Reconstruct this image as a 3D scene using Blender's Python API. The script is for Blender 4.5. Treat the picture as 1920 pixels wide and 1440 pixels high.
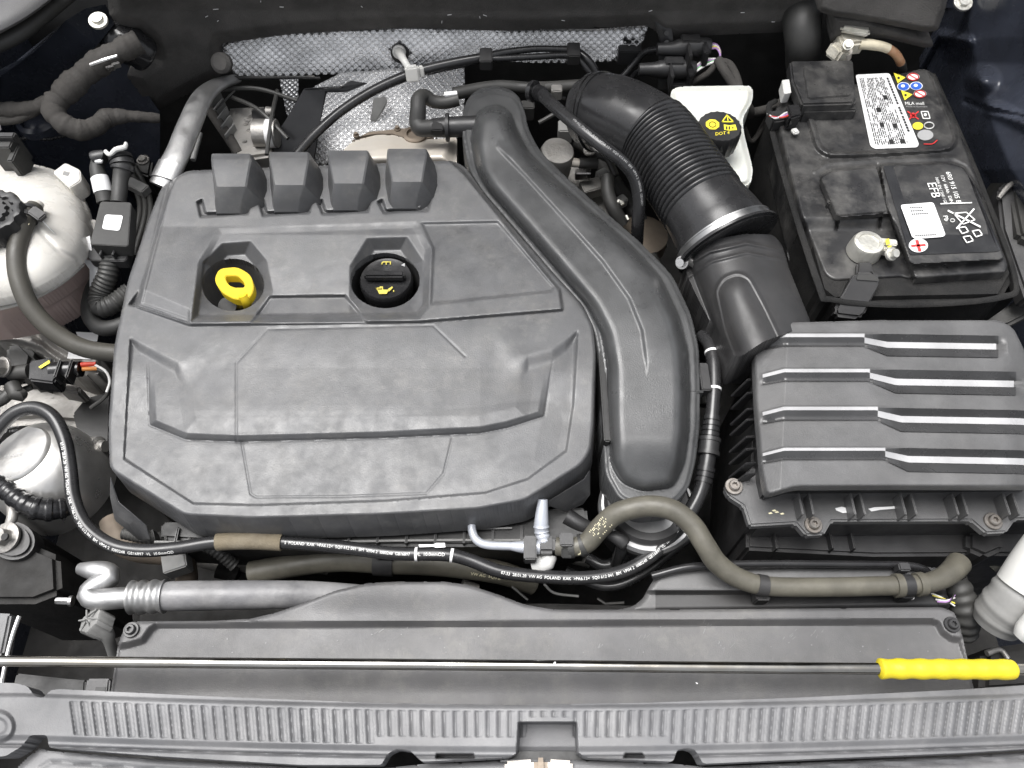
import bpy, bmesh, math, random
import numpy as np
from mathutils import Vector, Matrix
random.seed(7)
for o in list(bpy.data.objects): bpy.data.objects.remove(o)
SC = bpy.context.scene
C = SC.collection

# ------------------------------------------------------------------ camera, sky, sun, exposure
F, CZ, PITCH = 1450.0, 1.42, math.radians(60)
cam = bpy.data.cameras.new('camera'); camo = bpy.data.objects.new('camera', cam); C.objects.link(camo)
cam.sensor_width = 36; cam.lens = 36 * F / 1920; cam.clip_start = .01; cam.clip_end = 100
camo.location = (0, 0, CZ); camo.rotation_euler = (math.pi/2 - PITCH, 0, 0)
SC.camera = camo
W = bpy.data.worlds.new('World'); SC.world = W; W.use_nodes = True
wn, wl = W.node_tree.nodes, W.node_tree.links
SUN_EL, SUN_AZ = math.radians(74), math.radians(-62)      # azimuth measured from +Y towards +X
sky = wn.new('ShaderNodeTexSky'); sky.sky_type = 'NISHITA'; sky.sun_disc = False
sky.sun_elevation = SUN_EL; sky.sun_rotation = SUN_AZ; sky.dust_density = 6; sky.air_density = 1
hs = wn.new('ShaderNodeHueSaturation'); hs.inputs['Saturation'].default_value = .20
wl.new(sky.outputs[0], hs.inputs['Color']); wl.new(hs.outputs[0], wn['Background'].inputs[0])
wn['Background'].inputs[1].default_value = .085
sun = bpy.data.lights.new('sun', 'SUN'); sun.energy = 1.4; sun.angle = math.radians(40); sun.color = (1, .99, .98)
suno = bpy.data.objects.new('sun', sun); C.objects.link(suno)
sd_ = Vector((math.sin(SUN_AZ)*math.cos(SUN_EL), math.cos(SUN_AZ)*math.cos(SUN_EL), math.sin(SUN_EL)))
suno.rotation_euler = sd_.to_track_quat('Z', 'Y').to_euler(); suno.location = (0, 0, 4)
SC.view_settings.view_transform = 'Standard'; SC.view_settings.look = 'None'
SC.view_settings.exposure = 1.46; SC.view_settings.gamma = 1
SC.render.engine = 'CYCLES'

# ------------------------------------------------------------------ photo point -> point in the bay at a known height (metres)
_cp, _sp = math.cos(PITCH), math.sin(PITCH)
def rays(px, py):
    px = np.asarray(px, float); py = np.asarray(py, float)
    a = (px-960)/F; b = -(py-720)/F
    return a, b*_sp + _cp, b*_cp - _sp
def P(px, py, z):
    dx, dy, dz = rays(px, py); t = (np.asarray(z)-CZ)/dz
    return np.stack([dx*t, dy*t, dz*t+CZ + 0*px], -1)
def PY(px, py, Y):
    dx, dy, dz = rays(px, py); t = np.asarray(Y)/dy
    return np.stack([dx*t, dy*t, dz*t+CZ], -1)
def scl(px, py, z):                                       # metres per photo pixel there
    dx, dy, dz = rays(px, py); return float((z-CZ)/dz)/F
def V(px, py, z): return Vector(P(float(px), float(py), z))

# ------------------------------------------------------------------ materials
MATS = {}
def mat(name, base, rough=.5, metal=0., var=.25, scale=25., dust=0., dustcol=(.30,.28,.25), bump=.0, bscale=400., spec=.5,
        specks=0., coat=0., sss=0., rvar=.12, stretch=None, col2=None, trans=0., dscale=9., dust2=0.):
    m = bpy.data.materials.new(name); m.use_nodes = True; MATS[name] = m
    n, l = m.node_tree.nodes, m.node_tree.links; b = n['Principled BSDF']
    b.inputs['Metallic'].default_value = metal; b.inputs['Specular IOR Level'].default_value = spec
    b.inputs['Coat Weight'].default_value = coat; b.inputs['Coat Roughness'].default_value = .12
    if sss: b.inputs['Subsurface Weight'].default_value = sss; b.inputs['Subsurface Radius'].default_value = (.02,.018,.015); b.inputs['Subsurface Scale'].default_value = .4
    if trans: b.inputs['Transmission Weight'].default_value = trans
    g = n.new('ShaderNodeNewGeometry'); pos = g.outputs['Position']
    if stretch:
        mp = n.new('ShaderNodeMapping'); mp.inputs['Scale'].default_value = stretch; l.new(pos, mp.inputs['Vector']); pos = mp.outputs[0]
    def noise(s, d=5., r=.6):
        t = n.new('ShaderNodeTexNoise'); t.inputs['Scale'].default_value = s; t.inputs['Detail'].default_value = d; t.inputs['Roughness'].default_value = r
        l.new(pos, t.inputs['Vector']); return t.outputs['Fac']
    def ramp(src, p0, p1):
        r = n.new('ShaderNodeMapRange'); r.inputs['From Min'].default_value = p0; r.inputs['From Max'].default_value = p1
        l.new(src, r.inputs['Value']); return r.outputs[0]
    def mix(f, a, b2):
        x = n.new('ShaderNodeMix'); x.data_type = 'RGBA'
        if hasattr(f, 'links'): l.new(f, x.inputs[0])
        else: x.inputs[0].default_value = f
        for s, v in ((6, a), (7, b2)):
            if hasattr(v, 'links'): l.new(v, x.inputs[s])
            else: x.inputs[s].default_value = (*v, 1)
        return x.outputs[2]
    nz = noise(scale)
    lo = tuple(c*(1-var) for c in base); hi = col2 if col2 else tuple(min(1, c*(1+var)) for c in base)
    col = mix(ramp(nz, .3, .7), lo, hi)
    if dust:
        d1 = noise(dscale, 8., .65)
        mm = n.new('ShaderNodeMath'); mm.operation = 'MULTIPLY'; l.new(ramp(d1, .42, .72), mm.inputs[0]); mm.inputs[1].default_value = dust
        col = mix(mm.outputs[0], col, dustcol)
    if dust2:
        mm = n.new('ShaderNodeMath'); mm.operation = 'MULTIPLY'; l.new(ramp(noise(dscale*4.5, 6., .7), .50, .68), mm.inputs[0]); mm.inputs[1].default_value = dust2
        d0 = n.new('ShaderNodeMath'); d0.operation = 'MULTIPLY'; l.new(mm.outputs[0], d0.inputs[0]); l.new(ramp(noise(dscale*.5, 3.), .40, .62), d0.inputs[1])
        col = mix(d0.outputs[0], col, dustcol)
        mm3 = n.new('ShaderNodeMath'); mm3.operation = 'MULTIPLY'; l.new(ramp(noise(dscale*2.2, 6., .7), .62, .42), mm3.inputs[0]); mm3.inputs[1].default_value = dust2*.55
        d1_ = n.new('ShaderNodeMath'); d1_.operation = 'MULTIPLY'; l.new(mm3.outputs[0], d1_.inputs[0]); l.new(ramp(noise(dscale*.37, 2.), .42, .60), d1_.inputs[1])
        col = mix(d1_.outputs[0], col, tuple(c*.45 for c in base))
    if specks:
        v = n.new('ShaderNodeTexVoronoi'); v.inputs['Scale'].default_value = 55; l.new(pos, v.inputs['Vector'])
        lt = n.new('ShaderNodeMath'); lt.operation = 'LESS_THAN'; lt.inputs[1].default_value = .045; l.new(v.outputs['Distance'], lt.inputs[0])
        rr = ramp(v.outputs['Color'], 1-specks, 1-specks+.01)
        mm2 = n.new('ShaderNodeMath'); mm2.operation = 'MULTIPLY'; l.new(lt.outputs[0], mm2.inputs[0]); l.new(rr, mm2.inputs[1])
        col = mix(mm2.outputs[0], col, (.6,.58,.54))
    l.new(col, b.inputs['Base Color'])
    r2 = n.new('ShaderNodeMapRange'); r2.inputs['To Min'].default_value = max(.02, rough-rvar); r2.inputs['To Max'].default_value = min(1, rough+rvar)
    r2.inputs['From Min'].default_value = .3; r2.inputs['From Max'].default_value = .7
    l.new(noise(scale*1.7), r2.inputs['Value']); l.new(r2.outputs[0], b.inputs['Roughness'])
    if bump:
        bp = n.new('ShaderNodeBump'); bp.inputs['Strength'].default_value = bump; bp.inputs['Distance'].default_value = .001
        l.new(noise(bscale, 3., .6), bp.inputs['Height']); l.new(bp.outputs[0], b.inputs['Normal'])
    return m
mat('cover_plastic', (.074,.075,.078), .40, dust=.20, dust2=.28, dustcol=(.175,.169,.158), bump=.20, bscale=900, specks=.06, var=.16, scale=40, dscale=26)
mat('duct_plastic', (.048,.049,.050), .34, dust=.22, dustcol=(.13,.13,.13), bump=.2, bscale=900, specks=.02)
mat('airbox_plastic', (.082,.082,.083), .40, dust=.25, dustcol=(.20,.195,.19), bump=.25, bscale=900, specks=.05)
mat('airbox_painted_sheen', (.36,.36,.365), .30, bump=.05, var=.15)  # light base colour paints the bright reflections on groove floors and lips
mat('airbox_painted_dark_reflection', (.040,.040,.041), .28, bump=.04, dust=.15, dustcol=(.10,.10,.10), rvar=.08)  # darker base colour paints the dark reflections on the groove slopes
mat('black_plastic', (.022,.022,.023), .42, dust=.25, dustcol=(.09,.085,.08), bump=.1, bscale=600, specks=.03)
mat('dark_plastic', (.012,.012,.012), .5, dust=.2, dustcol=(.03,.028,.026), bump=.1, bscale=500)
mat('gloss_black', (.015,.015,.016), .22, dust=.15, dustcol=(.08,.078,.075), rvar=.1)
mat('hose_black', (.018,.018,.019), .26, dust=.2, dustcol=(.09,.09,.09), rvar=.1)
mat('rubber_black', (.030,.030,.029), .55, dust=.3, dustcol=(.10,.095,.085), bump=.15, bscale=300)
mat('rubber_brown', (.048,.045,.038), .5, dust=.4, dustcol=(.10,.095,.08), bump=.15, bscale=300)
mat('rubber_olive', (.080,.075,.060), .50, dust=.5, dustcol=(.16,.15,.12), bump=.2, bscale=250, dscale=40)
mat('sleeve_brown', (.15,.125,.085), .85, dust=.5, dustcol=(.24,.21,.16), bump=.5, bscale=500, dscale=60)
mat('cloth_tape', (.042,.039,.036), .9, dust=.5, dustcol=(.070,.065,.059), bump=.6, bscale=350, dscale=40)
mat('felt', (.080,.077,.074), .95, dust=.5, dustcol=(.130,.124,.117), bump=.9, bscale=700, dscale=30, specks=.08, spec=.2)
mat('battery_felt', (.016,.016,.016), .95, dust=.5, dustcol=(.040,.038,.036), bump=.8, bscale=600, dscale=30, specks=.1, spec=.2)
mat('battery_plastic', (.022,.022,.023), .36, dust=.8, dust2=.6, dustcol=(.105,.102,.097), bump=.15, bscale=500, dscale=30, specks=.06)
mat('battery_film', (.008,.008,.009), .12, dust=.4, dustcol=(.05,.05,.05), dscale=40, rvar=.08)
mat('navy_paint', (.038,.043,.058), .26, dust=.3, dustcol=(.04,.042,.05), rvar=.08)
mat('shroud_plastic', (.092,.091,.093), .50, dust=.3, dust2=.5, dustcol=(.17,.165,.155), bump=.3, bscale=1000, specks=.05, scale=12)
mat('carrier_plastic', (.118,.119,.124), .48, dust=.4, dust2=.4, dustcol=(.22,.217,.215), bump=.2, bscale=900, specks=.05, scale=10, dscale=14)
mat('foil', (.90,.90,.90), .22, metal=.72, var=.12, rvar=.08, scale=40)
mat('aluminium', (.42,.42,.42), .45, metal=.9, var=.2, dust=.35, dustcol=(.45,.44,.42), bump=.2, bscale=350, dscale=50)
mat('cast_aluminium', (.33,.32,.305), .55, metal=.75, var=.3, dust=.5, dustcol=(.30,.28,.25), bump=.6, bscale=300, dscale=35)
mat('can_metal', (.70,.69,.67), .36, metal=.8, var=.15, dust=.35, dustcol=(.55,.53,.5), bump=.1, bscale=300, dscale=30)
mat('screw_steel', (.24,.225,.21), .38, metal=.8, var=.3, dust=.4, dustcol=(.16,.13,.10), dscale=80)
mat('ring_metal', (.40,.40,.40), .42, metal=.9, var=.2)
mat('clamp_steel', (.42,.42,.42), .36, metal=1, var=.2)
mat('print_dull_yellow', (.50,.42,.06), .5)
mat('steel', (.55,.54,.53), .27, metal=1, var=.15, rvar=.1)
mat('rod_steel', (.36,.35,.33), .16, metal=1, dust=.75, dustcol=(.35,.32,.26), dscale=22, rvar=.12)
mat('zinc', (.70,.69,.64), .42, metal=.75, dust=.5, dustcol=(.52,.50,.42), bump=.5, bscale=350, dscale=60)
mat('corroded', (.55,.52,.44), .65, metal=.4, dust=.7, dustcol=(.74,.72,.64), bump=1., bscale=300, dscale=90)
mat('tan_metal', (.60,.56,.50), .40, metal=.25, var=.15, dust=.5, dustcol=(.42,.36,.29), dscale=25)
mat('brown_metal', (.20,.165,.13), .6, metal=.6, dust=.5, dustcol=(.28,.24,.2))
mat('copper_cable', (.38,.19,.10), .45, dust=.5, dustcol=(.45,.36,.25), dscale=60)
mat('tan_plastic', (.62,.56,.42), .5)
mat('white_plastic', (.56,.56,.545), .42, var=.06, dust=.3, dustcol=(.58,.56,.5))
mat('tank_white', (.55,.535,.50), .30, var=.10, sss=.3, dust=.6, dustcol=(.38,.355,.33), dscale=14)
mat('tank_pink', (.46,.36,.33), .35, var=.08, sss=.25)
mat('reservoir_white', (.72,.73,.68), .35, var=.05, sss=.35, dust=.2, dustcol=(.66,.65,.55))
mat('grey_pipe', (.42,.44,.48), .35, metal=.3, var=.1)
mat('grey_plastic', (.20,.20,.195), .5, dust=.3, dustcol=(.38,.37,.35))
mat('yellow_plastic', (.72,.52,.015), .40, var=.06, dust=.15, dustcol=(.7,.55,.15))
mat('yellow_grip', (.58,.47,.016), .55, var=.06, dust=.3, dustcol=(.55,.45,.06), bump=.4, bscale=250)
mat('label_white', (.74,.74,.74), .4, var=.04)
mat('print_white', (.82,.82,.80), .5, var=.05)
mat('print_grey', (.34,.34,.34), .5, var=.05)
mat('print_black', (.02,.02,.02), .5)
mat('print_yellow', (.85,.72,.05), .5, var=.05)
mat('print_cream', (.75,.70,.48), .6, var=.1)
mat('print_red', (.70,.04,.04), .5, var=.05)
mat('print_blue', (.03,.12,.55), .5, var=.05)
mat('wire_red', (.65,.06,.03), .4); mat('wire_orange', (.65,.25,.06), .4); mat('wire_white', (.75,.74,.72), .4)
mat('wire_violet', (.42,.25,.50), .4); mat('wire_green', (.15,.45,.18), .4); mat('wire_blue', (.05,.12,.55), .4); mat('wire_yellow', (.75,.66,.10), .4)
mat('hose_grey', (.15,.15,.155), .45, dust=.5, dustcol=(.30,.295,.29), bump=.3, bscale=250, dscale=40)
mat('grime', (.012,.0115,.011), .8, dust=.5, dustcol=(.028,.026,.023), bump=.6, bscale=120, dscale=20)

# ------------------------------------------------------------------ mesh helpers (vertices are written in world metres; the origin is set at the end)
def mk(name, verts, faces, m, parent=None, smooth=True, angle=35, bevel=0., mi=None, seg=2):
    me = bpy.data.meshes.new(name)
    me.from_pydata([tuple(map(float, v)) for v in verts] if not isinstance(verts, np.ndarray) else verts.tolist(), [], faces)
    for k in ([m] if isinstance(m, str) else m): me.materials.append(MATS[k])
    if mi is not None: me.polygons.foreach_set('material_index', np.asarray(mi, dtype=np.int32))
    bm = bmesh.new(); bm.from_mesh(me); bmesh.ops.recalc_face_normals(bm, faces=bm.faces)
    if bevel:
        ed = [e for e in bm.edges if len(e.link_faces) == 2 and e.calc_face_angle(0) > math.radians(28)]
        bmesh.ops.bevel(bm, geom=ed, offset=bevel, segments=seg, affect='EDGES', clamp_overlap=True)
    bm.to_mesh(me); bm.free()
    if smooth:
        me.polygons.foreach_set('use_smooth', [True]*len(me.polygons)); me.set_sharp_from_angle(angle=math.radians(angle))
    o = bpy.data.objects.new(name, me); C.objects.link(o)
    if parent: o.parent = parent
    return o
def thing(name, label, cat, group=None):
    o = bpy.data.objects.new(name, None); C.objects.link(o); o.empty_display_size = .02
    o['label'] = label; o['category'] = cat
    if group: o['group'] = group
    return o
def tag(o, label, cat, group=None):
    o['label'] = label; o['category'] = cat
    if group: o['group'] = group
    return o
def struct(o): o['kind'] = 'structure'; return o

def chaikin(pts, n=2, closed=True):
    pts = [tuple(p) for p in pts]
    for _ in range(n):
        q = []; N = len(pts); rng = range(N if closed else N-1)
        if not closed: q.append(pts[0])
        for i in rng:
            a, b = np.array(pts[i], float), np.array(pts[(i+1) % N], float)
            q += [tuple(a*.75+b*.25), tuple(a*.25+b*.75)]
        if not closed: q.append(pts[-1])
        pts = q
    return pts
def roundpoly(pts, r, n=4):                                # corners rounded by r (same unit as pts)
    out = []; N = len(pts)
    for i in range(N):
        p0, p, p1 = (np.array(pts[j % N], float)[:2] for j in (i-1, i, i+1))
        a, b = p0-p, p1-p; la, lb = np.linalg.norm(a), np.linalg.norm(b)
        d = min(r, la*.45, lb*.45); A, B = p+a/la*d, p+b/lb*d
        for k in range(n+1):
            t = k/n; out.append(tuple((1-t)**2*A + 2*t*(1-t)*p + t*t*B))
    return out
def sdf(poly, X, Y):
    p = np.array(poly, float); d = np.full(X.shape, 1e18); ins = np.zeros(X.shape, bool)
    for i in range(len(p)):
        a, b = p[i], p[(i+1) % len(p)]; e = b-a
        wx, wy = X-a[0], Y-a[1]; L = e@e
        t = np.clip((wx*e[0]+wy*e[1])/max(L, 1e-9), 0, 1)
        d = np.minimum(d, (wx-t*e[0])**2+(wy-t*e[1])**2)
        c = ((a[1] <= Y) & (b[1] > Y)) | ((b[1] <= Y) & (a[1] > Y))
        with np.errstate(divide='ignore', invalid='ignore'):
            xi = a[0]+(Y-a[1])/(e[1] if abs(e[1]) > 1e-12 else 1e-12)*e[0]
        ins ^= c & (X < xi)
    d = np.sqrt(d); return np.where(ins, -d, d)
def near(poly, X, Y):                                      # nearest point on a closed outline
    p = np.array(poly, float); d = np.full(X.shape, 1e18); nx = X.copy(); ny = Y.copy()
    for i in range(len(p)):
        a, b = p[i], p[(i+1) % len(p)]; e = b-a; L = max(e@e, 1e-9)
        t = np.clip(((X-a[0])*e[0]+(Y-a[1])*e[1])/L, 0, 1)
        qx, qy = a[0]+t*e[0], a[1]+t*e[1]; dd = (X-qx)**2+(Y-qy)**2; w = dd < d
        d = np.where(w, dd, d); nx = np.where(w, qx, nx); ny = np.where(w, qy, ny)
    return nx, ny
def dline(pts, X, Y):
    p = np.array(pts, float); d = np.full(X.shape, 1e18)
    for i in range(len(p)-1):
        a, b = p[i], p[i+1]; e = b-a; t = np.clip(((X-a[0])*e[0]+(Y-a[1])*e[1])/max(e@e, 1e-9), 0, 1)
        d = np.minimum(d, (X-a[0]-t*e[0])**2+(Y-a[1]-t*e[1])**2)
    return np.sqrt(d)
def ss(x): x = np.clip(x, 0, 1); return x*x*(3-2*x)
def lin(x): return np.clip(x, 0, 1)
def inn(s, w): return lin(-s/w)                             # 0 at an outline, 1 at w inside
def out(s, w): return lin(1-s/w)                            # 1 inside, 0 at w outside

def relief(name, outline, zf, m, parent=None, step=2., skirt=.02, holes=(), hole_depth=.02, mapf=P, blur=0, mi=None, angle=50, flare=0., skirtdir=(0,0,-1)):
    """A moulded surface: a fine grid whose every vertex stands at its own height zf(px,py), cut cleanly at the outline and closed by side walls."""
    ol = np.array(outline, float); x0, y0 = ol.min(0)-step*1.5; x1, y1 = ol.max(0)+step*1.5
    gx = np.arange(x0, x1+step, step); gy = np.arange(y0, y1+step, step)
    X, Y = np.meshgrid(gx, gy); s = sdf(outline, X, Y)
    hs_ = [sdf(h, X, Y) for h in holes]
    nx, ny = near(outline, X, Y); mv = (s > -step*.45) ; X = np.where(mv, nx, X); Y = np.where(mv, ny, Y); keep = s < step*1.05
    for h, hh in zip(holes, hs_):
        nx, ny = near(h, X, Y); mv = (hh < step*.45); X = np.where(mv, nx, X); Y = np.where(mv, ny, Y); keep &= hh > -step*1.05
    # a cell stays when its original centre is inside
    cx = (gx[:-1]+gx[1:])/2; cy = (gy[:-1]+gy[1:])/2; CX, CY = np.meshgrid(cx, cy)
    ok = sdf(outline, CX, CY) < 0
    for h in holes: ok &= sdf(h, CX, CY) > 0
    Z = zf(X, Y)
    for _ in range(blur):
        Zp = np.pad(Z, 1, mode='edge'); Z = (Zp[1:-1,1:-1]*4 + Zp[:-2,1:-1]+Zp[2:,1:-1]+Zp[1:-1,:-2]+Zp[1:-1,2:])/8
    pts = mapf(X, Y, Z).reshape(-1, 3)
    h_, w_ = X.shape; idx = np.arange(h_*w_).reshape(h_, w_)
    f = np.stack([idx[:-1,:-1], idx[1:,:-1], idx[1:,1:], idx[:-1,1:]], -1)[ok]
    mids = None
    if mi is not None: mids = list(mi(CX[ok], CY[ok]).astype(int))
    # boundary loops -> side walls
    e = {}
    fl = f.tolist()
    for q in fl:
        for a, b in zip(q, q[1:]+q[:1]):
            k = (a, b) if a < b else (b, a); e[k] = e.get(k, 0)+1 if k in e else 1
    ed = [k for k, c in e.items() if c == 1]
    vs = pts.tolist(); new = {}
    Xf, Yf = X.ravel(), Y.ravel()
    cen = np.array(vs)[np.unique(f)].mean(0) if len(f) else np.zeros(3)
    def low(i):
        if i not in new:
            p = np.array(vs[i]); dep = skirt(Xf[i], Yf[i]) if callable(skirt) else skirt
            for h in holes:
                if abs(float(sdf(h, np.array([Xf[i]]), np.array([Yf[i]]))[0])) < step*.6: dep = hole_depth
            q = p + np.array(skirtdir)*dep
            if flare: dd = (p-cen); dd[2] = 0; q = q + dd/np.linalg.norm(dd)*flare
            new[i] = len(vs); vs.append(q.tolist())
        return new[i]
    for a, b in ed:
        fl.append([a, b, low(b), low(a)])
        if mids is not None: mids.append(0)
    used = sorted({i for q in fl for i in q}); rm = {o: n for n, o in enumerate(used)}
    vs = [vs[i] for i in used]; fl = [[rm[i] for i in q] for q in fl]
    return mk(name, vs, fl, m, parent, angle=angle, mi=mids)

def prism(name, poly, z1, z0, m, parent=None, bevel=.0015, r=0, seg=2):
    """px outline seen at height z1 (number or one per corner), vertical walls down to z0"""
    if r: poly = roundpoly(poly, r)
    zs = z1 if isinstance(z1, (list, tuple)) else [z1]*len(poly)
    top = [V(p[0], p[1], z) for p, z in zip(poly, zs)]; n = len(top)
    vs = top + [Vector((t.x, t.y, z0)) for t in top]
    fs = [list(range(n)), list(range(2*n-1, n-1, -1))] + [[i, n+i, n+(i+1) % n, (i+1) % n] for i in range(n)]
    return mk(name, vs, fs, m, parent, bevel=bevel, seg=seg)
def slab(name, poly, th, m, parent=None, bevel=0.):
    """poly of (px,py,z) corners, any tilt; given a thickness along its own normal, away from the viewer"""
    top = [V(*p) for p in poly]; n = len(top)
    nr = (top[1]-top[0]).cross(top[2]-top[1]).normalized()
    if nr.dot(Vector((0,0,CZ))-top[0]) < 0: nr = -nr
    vs = top + [t - nr*th for t in top]
    fs = [list(range(n)), list(range(2*n-1, n-1, -1))] + [[i, n+i, n+(i+1) % n, (i+1) % n] for i in range(n)]
    return mk(name, vs, fs, m, parent, bevel=bevel)

def spline(pts, n=14):
    p = [np.array(q, float) for q in pts]; p = [2*p[0]-p[1]] + p + [2*p[-1]-p[-2]]; o = []
    for i in range(1, len(p)-2):
        a, b, c, d = p[i-1:i+3]
        for k in range(n):
            t = k/n; o.append(.5*((2*b)+(-a+c)*t+(2*a-5*b+4*c-d)*t*t+(-a+3*b-3*c+d)*t**3))
    o.append(p[-2]); return o
class Path:
    """centre line through photo points (px,py,z,r_px) -> world samples with radius and arc length"""
    def __init__(s, pts, n=14, world=False):
        q = []
        for a in pts:
            if world: q.append(tuple(a))
            else: v = V(*a[:3]); q.append((v.x, v.y, v.z, a[3]*scl(*a[:3])))
        A = np.array(spline(q, n)) if len(q) > 2 else np.array([np.array(q[0])*(1-t)+np.array(q[1])*t for t in np.linspace(0, 1, n)])
        s.c = A[:, :3]; s.r = np.maximum(A[:, 3], .0004)
        s.s = np.concatenate([[0], np.cumsum(np.linalg.norm(np.diff(s.c, axis=0), axis=1))]); s.L = s.s[-1]
    def at(s, d):
        c = np.array([np.interp(d, s.s, s.c[:, k]) for k in range(3)]); e = s.L*.004+1e-5
        t = np.array([np.interp(min(d+e, s.L), s.s, s.c[:, k])-np.interp(max(d-e, 0), s.s, s.c[:, k]) for k in range(3)])
        return c, t/np.linalg.norm(t), float(np.interp(d, s.s, s.r))
    def param_at_px(s, px, py):                             # arc length of the sample nearest a photo point
        best = min(range(len(s.c)), key=lambda i: (proj(s.c[i])[0]-px)**2+(proj(s.c[i])[1]-py)**2); return s.s[best]
def proj(p):
    x, y, z = p[0], p[1], p[2]-CZ
    d = y*_cp - z*_sp; u = y*_sp + z*_cp
    return 960+F*x/d, 720-F*u/d
def tube(name, path, m, parent=None, seg=16, ds=.003, rf=None, d0=0, d1=None, cap=True, flat=1., up=None, grow=0., angle=40, hollow=False):
    if not isinstance(path, Path): path = Path(path)
    d1 = path.L if d1 is None else d1; N = max(2, int((d1-d0)/ds)+1)
    vs, fs = [], []; prev = None
    for i in range(N):
        d = d0+(d1-d0)*i/(N-1); c, t, r = path.at(d); t = Vector(t)
        if rf: r = rf(d-d0, r)
        r += grow
        if prev is None:
            a = Vector(up) if up else (Vector((0,0,1)) if abs(t.z) < .9 else Vector((1,0,0)))
        else: a = prev
        nrm = (a - t*a.dot(t)).normalized(); prev = nrm; bn = t.cross(nrm)
        for k in range(seg):
            th = 2*math.pi*k/seg; vs.append(Vector(c)+nrm*(r*flat*math.cos(th))+bn*(r*math.sin(th)))
    for i in range(N-1):
        for k in range(seg):
            k2 = (k+1) % seg; fs.append([i*seg+k, i*seg+k2, (i+1)*seg+k2, (i+1)*seg+k])
    if cap: fs.append(list(range(seg))); fs.append([(N-1)*seg+k for k in range(seg)])
    return mk(name, vs, fs, m, parent, angle=angle)
def lathe(name, px, py, z, prof, m, parent=None, seg=32, axis=(0,0,1), knurl=0, kamp=0., world=None, ang0=0., angle=35):
    """prof: list of (radius m, height m) about an axis through the photo point"""
    c = Vector(world) if world is not None else V(px, py, z); ax = Vector(axis).normalized()
    a = ax.orthogonal().normalized() if abs(ax.z) < .999 else Vector((1,0,0)); b = ax.cross(a)
    vs, fs = [], []
    for r, h in prof:
        for k in range(seg):
            th = 2*math.pi*k/seg+ang0; rr = r
            if knurl and r > kamp*4: rr = r + kamp*(1 if math.cos(knurl*th) > 0 else -1)*.5
            vs.append(c + ax*h + a*(rr*math.cos(th)) + b*(rr*math.sin(th)))
    for i in range(len(prof)-1):
        for k in range(seg):
            k2 = (k+1) % seg; fs.append([i*seg+k, i*seg+k2, (i+1)*seg+k2, (i+1)*seg+k])
    fs.append(list(range(seg))); fs.append([(len(prof)-1)*seg+k for k in range(seg)])
    return mk(name, vs, fs, m, parent, angle=angle)
def box(name, c, size, m, parent=None, rot=(0,0,0), bevel=.0012):
    R = Matrix.LocRotScale(Vector(c), __import__('mathutils').Euler([math.radians(a) for a in rot]), None)
    h = [s/2 for s in size]
    vs = [R @ Vector((x*h[0], y*h[1], z*h[2])) for x in (-1,1) for y in (-1,1) for z in (-1,1)]
    fs = [[0,1,3,2],[4,6,7,5],[0,4,5,1],[2,3,7,6],[0,2,6,4],[1,5,7,3]]
    return mk(name, vs, fs, m, parent, bevel=bevel)
def boxpx(name, px, py, z, w, d, h, m, parent=None, rz=0, bevel=.0012, rx=0, ry=0):
    """box centred under a photo point, top at z; w,d in photo pixels (d measured on the ground), h in metres"""
    k = scl(px, py, z); c = V(px, py, z); return box(name, (c.x, c.y, c.z-h/2), (w*k, d*k, h), m, parent, (rx, ry, rz), bevel)
def bolt(name, px, py, z, rpx, m, parent=None, axis=(0,0,1), hexh=.004, washer=1.45, socket=False, torx=False):
    k = scl(px, py, z)*rpx; c = V(px, py, z); ax = Vector(axis).normalized()
    a = ax.orthogonal().normalized(); b = ax.cross(a); vs, fs = [], []
    rings = [(k*washer, -.0015, 24), (k*washer, 0, 24)]
    def ring(r, h, n, seg=24):
        st = len(vs)
        for i in range(seg):
            th = 2*math.pi*i/seg; rr = r
            if n == 6: rr = r*math.cos(math.pi/6)/math.cos((th % (math.pi/3))-math.pi/6)
            if n == 12: rr = r*(1+.16*math.cos(6*th))
            vs.append(c+ax*h+a*rr*math.cos(th)+b*rr*math.sin(th))
        return st
    pr = [(k*washer, -.002, 0), (k*washer, .0006, 0), (k*washer*.95, .001, 0)]
    if torx: pr += [(k*.98, .001, 0), (k*.95, hexh*.8, 0), (k*.8, hexh, 0), (k*.45, hexh, 12), (k*.42, hexh*.35, 12)]
    elif socket: pr += [(k*.9, .001, 0), (k*.9, hexh, 0), (k*.5, hexh, 0), (k*.48, hexh*.4, 0)]
    else: pr += [(k, .001, 6), (k, hexh*.85, 6), (k*.86, hexh, 0)]
    st = [ring(*q) for q in pr]
    for s0, s1 in zip(st, st[1:]):
        for i in range(24): j = (i+1) % 24; fs.append([s0+i, s0+j, s1+j, s1+i])
    fs.append([st[-1]+i for i in range(24)]); fs.append([st[0]+i for i in range(24)])
    return mk(name, vs, fs, m, parent, angle=30)

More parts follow.
